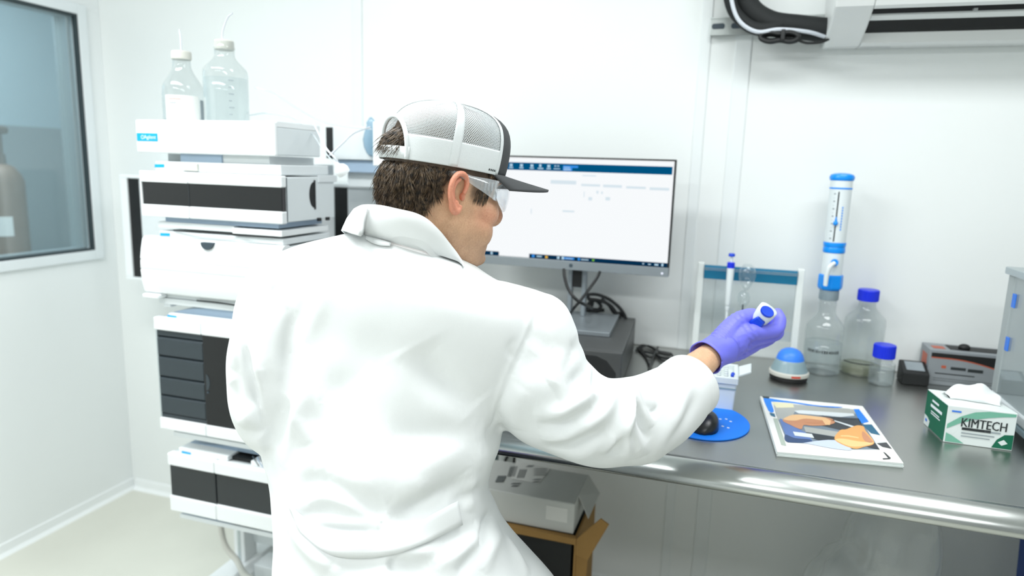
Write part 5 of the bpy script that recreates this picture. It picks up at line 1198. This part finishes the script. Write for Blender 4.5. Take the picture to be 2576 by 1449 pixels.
# brim
bv = []; NS, NR = 28, 10
for i in range(NS+1):
    s_ = -1+2*i/NS; pin = cap_pt(.015, D2(58*s_), -.002); th = s_*PI/2*.93
    pout = np.array([.083*math.sin(th), pin[1]+(.190-pin[1])*max(0, math.cos(th))**.75+.002, .038-.006*s_*s_])
    for j in range(NR+1):
        u = j/NR; p = pin*(1-u)+pout*u; p[2] = pin[2]+(.034-.014*s_*s_-pin[2])*u-.004*math.sin(PI*u)*0; bv.append(hw(p))
obj('brim', MB().add(bv, [(i*(NR+1)+j, (i+1)*(NR+1)+j, (i+1)*(NR+1)+j+1, i*(NR+1)+j+1) for i in range(NS) for j in range(NR)]), capgrey, cap, smooth='all', fix=False, org=PB, solid=.0035)
pm = MB()
for k in range(8):
    a0 = 50+k*2.2; q = [hw(cap_pt(tz(z), D2(a), .0018)) for a, z in ((a0, .0445), (a0+1.4, .0445), (a0+1.4, .0475), (a0, .0475))]; pm.poly(q)
obj('band_print', pm, inkd, cap, org=PB)

# ---- safety glasses
gl = obj('safety_glasses', MB().tube([hw((-.010, .104, .022)), hw((0, .108, .023)), hw((.010, .104, .022))], .003, 10, 4), lensm, man, smooth='all'); gl['label'] = 'clear wrap-around safety glasses'
lv_ = []; NU = 36
for i in range(NU+1):
    u = -1+2*i/NU; x = .077*math.sin(u*1.25)/math.sin(1.25); y = .112-.050*abs(u)**2.4
    top = .036-.006*abs(u)**3; bot = -.015+.010*(1-min(1, abs(u)/.18))+.018*abs(u)**3
    for j in range(9): w_ = j/8; lv_.append(hw((x, y-.004*(2*w_-1)**2, bot+(top-bot)*w_)))
obj('lens', MB().add(lv_, [(i*9+j, (i+1)*9+j, (i+1)*9+j+1, i*9+j+1) for i in range(NU) for j in range(8)]), lensm, gl, smooth='all', fix=False, org=PB, solid=.0022)
temm = glassy('temple_clear', (236, 242, 246), .09, .20)
for sx in (-1, 1):
    pts = [(sx*.0775, .062, .018), (sx*.081, .040, .022), (sx*.0815, .015, .026), (sx*.080, -.005, .031), (sx*.075, -.025, .030), (sx*.068, -.045, .022)]
    m = MB(); P_ = spline(pts, 4); hh = np.interp(np.linspace(0, 1, len(P_)), [0, .2, .45, .7, 1], [.018, .013, .006, .004, .003])
    vs = []; 
    for p, h in zip(P_, hh): vs += [hw(p+np.array((0, 0, -h))), hw(p+np.array((0, 0, h*.75)))]
    m.add(vs, [(2*i, 2*i+2, 2*i+3, 2*i+1) for i in range(len(P_)-1)]); obj('temple', m, temm, gl, smooth='all', fix=False, org=PB, solid=.0028)
    vm = MB()
    for k in range(4): p = np.array((sx*.0785, .058-.006*k, .022)); vm.tube([hw(p+np.array((0, 0, -.008))), hw(p+np.array((0, 0, .006)))], .0013, 6)
    obj('vent_ribs', vm, temm, gl, org=PB)

# ---- lab coat
def ring_pts(l, r, dc, b_, yaw=-14, n=56, e=2.25):
    Lp, Rp = pd(*l, dc), pd(*r, dc); c = (Lp+Rp)/2; u = (Rp-Lp)/2; uh = u.copy(); uh[2] = 0; A_ = np.linalg.norm(uh); uh /= A_
    th = math.radians(yaw); a = math.sqrt(max(A_*A_-(b_*math.sin(th))**2, .2*A_*A_))/math.cos(th)
    Lv = np.array([uh[0]*math.cos(th)-uh[1]*math.sin(th), uh[0]*math.sin(th)+uh[1]*math.cos(th), 0]); Fv = np.array([-Lv[1], Lv[0], 0]); out = []
    for i in range(n):
        q = 2*PI*i/n; cc, ss = math.cos(q), math.sin(q); pp = Lv*a*math.copysign(abs(cc)**(2/e), cc)+Fv*b_*math.copysign(abs(ss)**(2/e), ss)
        out.append(c+pp+np.array([0, 0, u[2]*pp.dot(uh)/A_]))
    return out
TR = [((930, 572), (1118, 618), 1.095, .060), ((888, 584), (1160, 648), 1.095, .085), ((820, 600), (1225, 694), 1.097, .102), ((735, 622), (1290, 730), 1.10, .112), ((672, 652), (1335, 770), 1.105, .119), ((636, 705), (1345, 830), 1.115, .124), ((628, 790), (1335, 900), 1.13, .128),
      ((630, 880), (1296, 970), 1.135, .132), ((640, 980), (1258, 1040), 1.135, .134), ((655, 1080), (1262, 1095), 1.13, .134), ((674, 1165), (1236, 1165), 1.125, .136), ((690, 1235), (1226, 1225), 1.12, .142), ((697, 1290), (1246, 1275), 1.12, .15), ((700, 1340), (1268, 1325), 1.12, .158), ((701, 1400), (1310, 1385), 1.125, .17), ((702, 1470), (1376, 1455), 1.13, .185), ((700, 1580), (1450, 1560), 1.14, .20), ((690, 1700), (1500, 1690), 1.15, .21)]
par_ = np.array([[*a, *b_, c, d] for a, b_, c, d in TR]); par_ = np.array(spline(par_, 5))
cm = MB(); cm.loft([ring_pts((q[0], q[1]), (q[2], q[3]), q[4], q[5]) for q in par_])
# right sleeve: section centres and radii
RS = [(1235, 872, 1.12, .070), (1292, 900, 1.11, .088), (1336, 938, 1.105, .0930), (1370, 988, 1.11, .0845), (1412, 1016, 1.115, .0815), (1455, 1042, 1.122, .0765), (1502, 1060, 1.135, .0735), (1552, 1064, 1.15, .0735), (1600, 1056, 1.17, .0745), (1650, 1034, 1.20, .070), (1695, 1004, 1.232, .0645), (1714, 985, 1.245, .0610), (1729, 973, 1.258, .0580)]
sp_ = [pd(x, y, d) for x, y, d, r in RS]; sr_ = [q[3] for q in RS]
PS = spline(sp_, 5); RR_ = np.interp(np.linspace(0, 1, len(PS)), np.linspace(0, 1, len(sr_)), sr_)
ax_ = PS[-1]-PS[-3]; ax_ /= np.linalg.norm(ax_)
PS2 = list(PS)+[PS[-1]+ax_*.004, PS[-1]+ax_*.004, PS[-1]-ax_*.018, PS[-1]-ax_*.035]; RR2 = list(RR_)+[.0545, .047, .046, .03]
def tube_fixed(m, P, R, n=36):
    rings = []; up = np.array([0, 0, 1.0])
    for i, p in enumerate(P):
        i0, i1 = (max(i-1, 0), min(i+1, len(P)-1)) if i < len(PS)-1 else (len(PS)-3, len(PS)-1)
        t_ = P[i1]-P[i0]; t_ /= np.linalg.norm(t_); a = np.cross(t_, up); a /= np.linalg.norm(a); b2_ = np.cross(a, t_)
        rings.append([p+R[i]*(math.cos(q)*a+math.sin(q)*b2_) for q in [2*PI*k/n for k in range(n)]])
    m.loft(rings)
tube_fixed(cm, PS2, RR2)
cm.ball(pd(1356, 822, 1.085), (.055, .054, .055), 24, 16); cm.tube([pd(1240, 795, 1.10), pd(1352, 826, 1.085), pd(1368, 890, 1.09)], [.06, .055, .058], 24, 5)
# left sleeve
LS = [(745, 715, 1.12, .078), (702, 790, 1.10, .069), (682, 870, 1.09, .063), (668, 945, 1.085, .0585), (668, 1015, 1.085, .0545), (684, 1060, 1.10, .051), (722, 1078, 1.16, .050), (770, 1085, 1.24, .048), (800, 1085, 1.29, .045)]
PSL = spline([pd(x, y, d) for x, y, d, r in LS], 5); RL = np.interp(np.linspace(0, 1, len(PSL)), np.linspace(0, 1, len(LS)), [q[3] for q in LS])
cm.tube(PSL, list(RL), 32)
coat_me = remeshed(cm, .0062, 5, 1, .5)
# folds: crease and ridge lines lying on the cloth (width, height in metres)
bvh = BVHTree.FromPolygons([tuple(p) for p in mesh_np(coat_me)], [tuple(p.vertices) for p in coat_me.polygons])
def on_coat(px, py, off=0.0):
    d = ray(px, py); h = bvh.ray_cast(Vector(CAM), Vector(d).normalized()); 
    if h[0] is None: return None
    return np.array(h[0])+np.array(h[1])*off*(1 if h[1].dot(Vector(d)) < 0 else -1)
FOLDS = [
 # back: hollows
 ([(1050, 870), (1085, 925), (1140, 975), (1190, 1030)], .026, -.012), ([(1000, 880), (1040, 950), (1120, 1030), (1200, 1070)], .018, .006), ([(1095, 880), (1150, 930), (1205, 1000)], .014, .005),
 ([(1220, 1080), (1120, 1120), (1000, 1150), (900, 1165)], .016, .009), ([(1215, 1120), (1120, 1165), (1000, 1205), (880, 1190), (790, 1195)], .018, .012), ([(1190, 1085), (1080, 1105), (980, 1110)], .016, -.007), ([(1205, 1150), (1120, 1195), (1060, 1222)], .012, -.006),
 ([(980, 1305), (1040, 1275), (1120, 1232), (1195, 1198)], .012, -.011), ([(960, 1262), (1050, 1240), (1140, 1195), (1215, 1150)], .014, .010), ([(1040, 1290), (1090, 1262), (1120, 1248)], .006, .003),
 ([(800, 1005), (850, 990), (868, 1000)], .024, -.009), ([(775, 1080), (800, 1060), (840, 1060)], .02, -.008), ([(745, 985), (752, 1060), (770, 1120)], .010, .006), ([(712, 1180), (730, 1090), (760, 1010), (775, 950)], .010, .006),
 ([(690, 1130), (705, 1060), (735, 1010)], .012, -.007), ([(680, 1190), (672, 1110), (662, 1020), (655, 930)], .009, -.006), ([(640, 1010), (660, 1090), (672, 1170), (690, 1240)], .007, .005),
 ([(745, 1235), (790, 1215), (850, 1225), (930, 1270), (965, 1300)], .012, -.008), ([(755, 1268), (820, 1248), (900, 1290), (960, 1318)], .009, .006), ([(765, 1300), (830, 1285), (900, 1300), (950, 1320)], .008, -.006), ([(775, 1325), (850, 1335), (960, 1342)], .006, -.006), ([(820, 1200), (900, 1230), (980, 1262)], .014, .007),
 ([(715, 1200), (735, 1240), (770, 1290)], .010, .005), ([(700, 960), (690, 900), (700, 840), (720, 780)], .008, .003), ([(712, 930), (720, 850), (745, 780)], .008, -.003), ([(765, 860), (790, 790), (820, 720)], .012, .0025), ([(740, 860), (762, 790), (790, 730)], .010, -.0025), ([(640, 930), (655, 830), (680, 745), (705, 720)], .010, -.005), ([(648, 960), (665, 860), (692, 780)], .007, .004),
 # right flank and below the belt
 ([(1165, 1190), (1185, 1230), (1180, 1290)], .010, .005), ([(1235, 1225), (1190, 1240), (1130, 1275)], .008, -.005), ([(1240, 1290), (1220, 1340), (1212, 1385)], .006, -.010), ([(1262, 1330), (1235, 1380), (1215, 1440)], .010, .006), ([(1205, 1320), (1150, 1355), (1080, 1395)], .010, -.006), ([(1215, 1345), (1150, 1390), (1090, 1420)], .010, .006), ([(1210, 1370), (1170, 1420), (1150, 1449)], .007, -.006), ([(990, 1400), (1010, 1425), (1080, 1430)], .010, -.006), ([(1000, 1395), (1060, 1390), (1120, 1375)], .007, .004), ([(1275, 1345), (1300, 1400), (1330, 1449)], .008, .005), ([(850, 1430), (920, 1425), (970, 1420)], .012, -.005), ([(984, 1400), (985, 1449)], .004, -.004), ([(1252, 1285), (1225, 1300), (1190, 1310)], .007, -.004),
 ([(730, 1340), (790, 1390), (830, 1430)], .012, .005), ([(705, 1260), (745, 1330), (800, 1400), (860, 1449)], .009, .004),
 # shoulder and upper sleeve
 ([(1300, 900), (1350, 910), (1400, 890)], .020, -.008), ([(1270, 1000), (1300, 930), (1340, 880)], .016, -.004), ([(1395, 960), (1430, 915), (1452, 860)], .008, -.006), ([(1300, 1080), (1290, 1030), (1320, 980)], .014, .006), ([(1380, 965), (1420, 930), (1445, 880)], .010, .006),
 ([(1345, 1042), (1400, 1040), (1455, 1010), (1492, 965), (1500, 915)], .011, .011), ([(1350, 1068), (1420, 1062), (1480, 1020)], .009, -.007), ([(1480, 990), (1497, 955), (1496, 915)], .006, -.009), ([(1362, 1106), (1430, 1090), (1500, 1050), (1535, 1000), (1540, 945)], .011, .010), ([(1375, 1128), (1450, 1115), (1520, 1075)], .010, -.007),
 ([(1515, 1140), (1545, 1110), (1566, 1060), (1570, 1000), (1562, 955)], .008, .009), ([(1545, 975), (1562, 1000), (1566, 1050)], .005, -.010), ([(1420, 970), (1450, 960), (1470, 930)], .012, -.005), ([(1400, 1000), (1450, 975)], .012, .004),
 ([(1585, 1160), (1575, 1110), (1576, 1050), (1585, 990)], .007, .007), ([(1618, 1148), (1592, 1095), (1580, 1040), (1582, 985)], .009, .009), ([(1640, 1075), (1612, 1030), (1590, 985), (1588, 950)], .008, .009), ([(1648, 1028), (1620, 995), (1605, 955)], .008, .008), ([(1632, 1110), (1605, 1060), (1592, 1020)], .006, -.007), ([(1655, 1050), (1625, 1015), (1602, 970)], .006, -.006), ([(1600, 1130), (1582, 1080), (1580, 1030)], .006, -.006), ([(1535, 1150), (1550, 1125), (1570, 1080)], .008, -.006),
 ([(1640, 1150), (1690, 1080), (1720, 1010), (1735, 950)], .012, .004), ([(1665, 1130), (1720, 1060), (1755, 990)], .010, -.004), ([(1600, 960), (1650, 965), (1700, 940)], .012, .003), ([(1440, 1160), (1500, 1120), (1540, 1090)], .012, .004), ([(1430, 1100), (1455, 1060)], .02, -.003),
 # seams
 ([(1372, 738), (1345, 800), (1322, 860), (1290, 930), (1262, 1000), (1240, 1060), (1218, 1082)], .0032, -.0030), ([(1364, 738), (1337, 800), (1314, 860), (1282, 930), (1254, 1000), (1232, 1055)], .004, .0016),
 ([(600, 790), (612, 850), (628, 930), (645, 1010), (662, 1090)], .004, -.0025), ([(1292, 905), (1280, 880), (1295, 850)], .004, -.0015),
 ([(604, 820), (616, 880), (632, 960), (648, 1045), (664, 1120)], .006, -.008), ([(618, 800), (632, 880), (648, 960), (664, 1040)], .007, .005),
 # left sleeve
 ([(600, 1070), (622, 1050), (640, 1020)], .009, .006), ([(605, 1090), (640, 1090), (660, 1100)], .010, -.005), ([(582, 960), (590, 1000), (610, 1030)], .010, -.005), ([(585, 930), (600, 880), (612, 830)], .010, .005),
]
V = mesh_np(coat_me); Nn = normals_np(coat_me); disp = np.zeros(len(V))
for pts, sg, am in FOLDS:
    P_ = [on_coat(x, y) for x, y in [(q[0], q[1]) for q in spline([(*p, 0) for p in pts], 16)]]; P_ = np.array([p for p in P_ if p is not None])
    if len(P_) < 3: continue
    keep = np.all((V > P_.min(0)-3.2*sg) & (V < P_.max(0)+3.2*sg), axis=1); idx = np.nonzero(keep)[0]
    if not len(idx): continue
    D = ((V[idx][:, None, :]-P_[None])**2).sum(2); j = D.argmin(1); d2 = D[np.arange(len(idx)), j]; u = j/(len(P_)-1)
    if sg <= .013: am *= 1.45
    disp[idx] += am*np.exp(-d2/(2*sg*sg))*(.06+.94*np.sin(PI*u)**.8)
wob = .0016*np.sin(V[:, 0]*46+V[:, 2]*17+2*np.sin(V[:, 1]*23))*np.sin(V[:, 2]*38-V[:, 0]*21+V[:, 1]*30)
disp += wob*sstep(1.18, 1.05, V[:, 2])
set_np(coat_me, V+Nn*disp[:, None])
_o = bpy.data.objects.new('tmp', coat_me); COL.objects.link(_o); _q = _o.modifiers.new('s', 'SMOOTH'); _q.factor = .5; _q.iterations = 1
coat_me = to_mesh_eval(_o); bpy.data.objects.remove(_o)
bvh = BVHTree.FromPolygons([tuple(p) for p in mesh_np(coat_me)], [tuple(p.vertices) for p in coat_me.polygons])
coat = link_mesh('lab_coat', coat_me, coatm, man); coat['label'] = 'white cotton lab coat with a back belt'
# crisp hem of the right cuff
_e = PS[-1]; _a = np.cross(ax_, np.array((0, 0, 1.0))); _a /= np.linalg.norm(_a); _b = np.cross(_a, ax_)
_rings = [[_e+ax_*h+r*(math.cos(q)*_a+math.sin(q)*_b) for q in [2*PI*k/48 for k in range(48)]] for h, r in ((-.030, .0585), (-.022, .0598), (-.008, .0600), (.006, .0598), (.009, .0592), (.0085, .0568), (.004, .0555), (-.02, .053))]
# collar
CQ = [((905, 562, 1.15), (872, 592, 1.16)), ((893, 537, 1.09), (860, 580, 1.07)), ((906, 519, 1.04), (880, 586, 1.0)), ((950, 518, 1.015), (925, 598, .98)), ((1000, 528, 1.0), (985, 614, .97)), ((1048, 540, 1.0), (1040, 630, .97)), ((1085, 562, 1.01), (1098, 645, .985)), ((1115, 600, 1.035), (1142, 660, 1.01)), ((1138, 640, 1.07), (1158, 668, 1.05)), ((1152, 658, 1.10), (1164, 676, 1.09))]
top_ = spline([pd(*a) for a, b_ in CQ], 6); bot_ = []
for q in spline([b_ for a, b_ in CQ], 6):
    h = on_coat(q[0], q[1], .004); bot_.append(h if h is not None and np.linalg.norm(h-pd(*q)) < .06 else pd(*q))
mid_ = [t_*.5+b_*.5 for t_, b_ in zip(top_, bot_)]
ctr_ = sum(top_)/len(top_)
cv = []
for t_, b_ in zip(top_, bot_):
    o_ = (t_-ctr_); o_[2] = 0; o_ /= np.linalg.norm(o_)+1e-9
    cv += [t_-o_*.006+np.array((0, 0, -.045)), t_-o_*.004+np.array((0, 0, -.004)), t_+np.array((0, 0, .0005)), t_*.93+b_*.07+o_*.004, t_*.6+b_*.4+o_*.006, t_*.25+b_*.75+o_*.003, b_]
n_ = 7
obj('collar', MB().add(cv, [(i*n_+j, (i+1)*n_+j, (i+1)*n_+j+1, i*n_+j+1) for i in range(len(top_)-1) for j in range(n_-1)]), coatm, coat, smooth='all', fix=False, org=PB, solid=.0025)
def strip(name, tops, bots, m, off=.003, solid=.0018, k=6, rows=5):
    T, B_ = spline([(*p, 0) for p in tops], k), spline([(*p, 0) for p in bots], k); vs = []; n = 0
    for t_, b_ in zip(T, B_):
        col = [on_coat(*(t_*(1-w)+b_*w)[:2], off) for w in np.linspace(0, 1, rows)]
        if any(c is None for c in col): continue
        vs += col; n += 1
    return obj(name, MB().add(vs, [(i*rows+j, (i+1)*rows+j, (i+1)*rows+j+1, i*rows+j+1) for i in range(n-1) for j in range(rows-1)]), m, coat, smooth='all', fix=False, org=PB, solid=solid)
obj('cuff_hem', MB().loft(_rings, cap=False), seamm, coat, smooth='all', fix=False, org=PB, solid=.0012)
strip('back_belt', [(728, 1262), (790, 1318), (860, 1338), (960, 1342), (1040, 1318), (1100, 1286), (1150, 1258)], [(752, 1335), (810, 1385), (870, 1400), (975, 1396), (1060, 1372), (1110, 1345), (1160, 1318)], seamm, .0035)
strip('hanger_loop', [(921, 598), (940, 603), (960, 609), (984, 616)], [(921, 606), (938, 616), (958, 622), (982, 624)], seamm, .004, .0012, 4, 3)
# ---- gloves
def glove_mesh(chains, vox=.0021, sm=5):
    m = MB()
    for pts, rad in chains:
        m.tube(pts, rad, 14, 5); m.ball(pts[-1], rad[-1], 14, 10); m.ball(pts[0], rad[0], 14, 10)
    return remeshed(m, vox, sm)
g = lambda *q: [pd(*p) for p in q]
wr = [(1812, 876, 1.338), ]
CH_ = [(g((1800, 885, 1.332), (1822, 868, 1.342), (1845, 858, 1.350)), [.028, .030, .031]),
       (g((1825, 862, 1.342), (1862, 846, 1.345), (1893, 835, 1.350)), [.027, .022, .0165]),
       (g((1825, 872, 1.350), (1868, 860, 1.362), (1903, 849, 1.372)), [.026, .021, .0160]),
       (g((1822, 882, 1.362), (1865, 875, 1.382), (1900, 863, 1.397)), [.025, .020, .0155]),
       (g((1818, 888, 1.372), (1855, 886, 1.398), (1884, 877, 1.418)), [.024, .018, .0140]),
       (g((1893, 835, 1.350), (1925, 834, 1.356), (1953, 829, 1.366), (1962, 806, 1.378), (1956, 788, 1.386)), [.0165, .0145, .0138, .0128, .0108]),
       (g((1903, 849, 1.372), (1932, 846, 1.385), (1955, 838, 1.402), (1952, 815, 1.42), (1940, 802, 1.422)), [.0160, .0142, .0135, .0125, .0105]),
       (g((1900, 863, 1.397), (1924, 857, 1.415), (1940, 846, 1.432), (1932, 824, 1.445), (1918, 815, 1.44)), [.0155, .0138, .013, .012, .010]),
       (g((1884, 877, 1.418), (1900, 870, 1.432), (1912, 860, 1.443), (1905, 842, 1.452), (1894, 834, 1.448)), [.0140, .0120, .0115, .0105, .0092]),
       (g((1812, 862, 1.335), (1836, 828, 1.347), (1858, 806, 1.358), (1880, 795, 1.368), (1893, 791, 1.374)), [.024, .0205, .0175, .0150, .0128]),
       (g((1838, 838, 1.347), (1862, 832, 1.349), (1884, 832, 1.350)), [.020, .017, .014])]
gme = glove_mesh(CH_)
gv = mesh_np(gme); gn = normals_np(gme)
wx = np.array([(p-CAM) @ RM for p in gv[::1]]); px_ = CX+F*wx[:, 0]/wx[:, 2]; py_ = CY+F*wx[:, 1]/wx[:, 2]
axh = pd(1890, 845, 1.37)-pd(1790, 893, 1.322); axh /= np.linalg.norm(axh); sdist = (gv-pd(1790, 893, 1.322)) @ axh
wrk = .0011*np.sin(sdist*620+3*np.sin(gv[:, 2]*90))*np.exp(-((sdist-.022)/.026)**2)+.0007*np.sin((gv[:, 2]*.7+gv[:, 0]*.7)*700)*np.exp(-((sdist-.085)/.015)**2)
set_np(gme, gv+gn*wrk[:, None])
glove = link_mesh('right_glove', gme, glovem, man); glove['label'] = 'violet blue nitrile glove'; glove.name = 'nitrile_glove'
# open cuff
c0, c1 = pd(1776, 900, 1.312), pd(1822, 872, 1.345); axc = (c1-c0)/np.linalg.norm(c1-c0); up = np.array([0, 0, 1.0]); aa = np.cross(axc, up); aa /= np.linalg.norm(aa); bb_ = np.cross(aa, axc)
rings = []
for k in range(9):
    u = k/8; c = c0*(1-u)+c1*u; r = .0335-.0045*math.sin(PI*min(1, u*1.2))*.6; rings.append([c+(r+.0007*math.sin(5*q+6*u))*(math.cos(q)*aa+math.sin(q)*bb_)+axc*(.004*math.cos(q+.6)*(1-u)) for q in [2*PI*i/36 for i in range(36)]])
obj('cuff', MB().loft(rings, cap=False), glovem, glove, smooth='all', fix=False, org=PB, solid=.0012)
obj('cuff_bead', MB().tube(rings[0]+[rings[0][0]], .0014, 8), glovem, glove, smooth='all', org=PB)
# left hand resting on the thigh
w0 = WLL; dl = np.array((-.35, .55, -.25)); dl /= np.linalg.norm(dl); sl = np.array((.84, .53, 0.05)); sl /= np.linalg.norm(sl); dn2 = np.array((0, 0, -1.0))
CHL = [([w0-dl*.01, w0+dl*.03], [.027, .028])]
for k, (o_, L1, L2, L3) in enumerate(((.030, .040, .026, .018), (.010, .044, .030, .02), (-.010, .040, .028, .019), (-.028, .032, .020, .016))):
    a = w0+dl*.02+sl*o_*.5; b_ = w0+dl*(.088-.006*abs(k-1))+sl*o_; CHL.append(([a, (a+b_)/2, b_], [.02, .018, .0135])); c = b_+dl*L1+dn2*.010; d = c+dl*L2*.8+dn2*L2*.6; e = d+dl*L3*.5+dn2*L3*.8
    CHL.append(([b_, c, d, e], [.013, .0115, .0105, .009]))
CHL.append(([w0+dl*.02+sl*.02, w0+dl*.05+sl*.048+dn2*.008, w0+dl*.08+sl*.058+dn2*.016, w0+dl*.104+sl*.056+dn2*.022], [.02, .016, .013, .0105]))
lg = link_mesh('nitrile_glove', glove_mesh(CHL, .0026, 4), glovem, man); lg['label'] = 'violet blue nitrile glove'
# ---- trousers and shoes
tm = MB()
for hx, K, Ft in ((.07, KR, FR), (-.09, KL, FL)):
    hp = PEL+np.array((hx, .02, -.05)); tm.tube([hp+np.array((0, -.05, 0)), hp, (hp+K)/2, K+np.array((0, .01, .01)), K+np.array((0, .012, -.03)), K*.6+Ft*.4, Ft+np.array((0, 0, .0))], [.10, .10, .09, .074, .072, .065, .06], 20, 5)
tm.tube([PEL+np.array((-.10, 0, -.02)), PEL+np.array((.09, 0, -.02))], [.13, .13], 20)
link_mesh('trousers', remeshed(tm, .009, 5), trous, man)
for Ft in (FR, FL):
    sm_ = MB(); x, y = Ft[0], Ft[1]
    rr = []
    for k in range(11):
        u = k/10; yy = y-.075+.275*u; w_ = .046*math.sqrt(max(.06, 1-abs(2*u-1)**3.2)); h_ = (.085 if u < .35 else .085-.05*(u-.35)/.65)*(1 if u < .95 else .7); rr.append([(x+w_*a_, yy, z_*h_) for a_, z_ in ((-1, .012), (-1.02, .3), (-.85, .75), (-.4, 1), (.4, 1), (.85, .75), (1.02, .3), (1, .012))])
    obj('shoe', sm_.loft(rr), shoem, man, smooth='all')
# ---- the pipette in his hand
T_, B_ = pd(1935, 776, 1.343), pd(1818, 912, 1.435); ua = T_-B_; Lp = np.linalg.norm(ua); ua /= Lp
tc_ = (CAM-T_)/np.linalg.norm(CAM-T_); fr_ = tc_-ua*ua.dot(tc_); fr_ /= np.linalg.norm(fr_); right_ = np.cross(ua, fr_)
if right_.dot(RM[:, 0]) < 0: right_ = -right_
hp_ = thing('handheld_pipette', 'white pipette with royal blue buttons held in the gloved hand', 'pipette', B_)
def pr(h, a, b_, n=28, e=2.8, sh=0): 
    c = B_+ua*h+fr_*sh; return [c+right_*a*math.copysign(abs(math.cos(q))**(2/e), math.cos(q))+fr_*b_*math.copysign(abs(math.sin(q))**(2/e), math.sin(q)) for q in [2*PI*i/n for i in range(n)]]
obj('body', MB().loft([pr(.02, .004, .004), pr(.06, .008, .008), pr(.09, .011, .011), pr(Lp-.05, .0135, .013), pr(Lp-.026, .0165, .0165), pr(Lp-.012, .0185, .018), pr(Lp-.002, .0185, .017), pr(Lp, .016, .0145)]), pipw, hp_, smooth='all')
obj('shaft', MB().loft([pr(-.035, .0016, .0016), pr(-.01, .003, .003), pr(.021, .0042, .0042)]), pipw, hp_, smooth='all')
bn = ua*.72+fr_*.7; bn /= np.linalg.norm(bn); bu = np.cross(bn, right_); bt = B_+ua*(Lp-.006)+fr_*.0105+right_*.001
def pr2(h, a, b_, n=32): c = bt+bn*h; return [c+right_*a*math.cos(q)+bu*b_*math.sin(q) for q in [2*PI*i/n for i in range(n)]]
obj('plunger_button', MB().loft([pr2(0, .0105, .008), pr2(.003, .0132, .0098), pr2(.009, .0135, .0100), pr2(.0105, .0125, .009), pr2(.0102, .004, .003)]), royal, hp_, smooth=True)
ej = MB(); c = B_+ua*(Lp-.0285)+fr_*.0150
ej.loft([[c+right_*x*k_+ua*z*k_+fr_*y for x, z in ((-.0145, -.014), (.0135, -.014), (.0115, .008), (-.006, .010))] for y, k_ in ((0, 1), (.006, 1), (.0085, .86))])
obj('ejector_button', ej, royal, hp_, bevel=.0015)
obj('display', MB().loft([[B_+ua*(Lp-.085+z)+fr_*y+right_*x for x, z in ((-.006, -.02), (.006, -.02), (.006, .02), (-.006, .02))] for y in (.0115, .0138)]), notch, hp_)
# ---- stool carrying him
st = thing('lab_stool', 'dark round lab stool under the seated man, hidden by his coat', 'stool', (-.495, .92, 0))
obj('seat', MB().lathe([(.13, .50), (.165, .51), (.17, .53), (.165, .548), (.13, .552)], (-.495, .90, 0), 40), stoolm, st, smooth=True)
obj('gas_column', MB().lathe([(.03, .06), (.03, .3), (.018, .301), (.018, .499)], (-.495, .90, 0), 24), chrome, st, smooth=True)
for k in range(5):
    a = 2*PI*k/5+.3; e_ = np.array((-.495+.25*math.cos(a), .90+.25*math.sin(a), .045))
    obj('leg', MB().tube([(-.495+.03*math.cos(a), .90+.03*math.sin(a), .085), e_], [.018, .012], 10), chrome, st, smooth=True)
    obj('caster', MB().lathe([(.016, -.01), (.0225, -.008), (.0225, .008), (.016, .01)], (e_[0], e_[1], .0235), 16, axis=(-math.sin(a), math.cos(a), 0)), blkm, st, smooth=True)
# ---- repeats share a group phrase
GROUPS = {'leak_tray': 'leak trays between the stacked modules', 'solvent_bottle': 'solvent bottles on the top tray', 'reagent_bottle': 'blue capped bottles on the bench', 'film_bag': 'clear film bags under the bench', 'tubing': 'thin clear tubes around the stack'}
for o in list(COL.objects):
    base = o.name.split('.')[0]
    if o.parent is None and base in GROUPS: o['group'] = GROUPS[base]
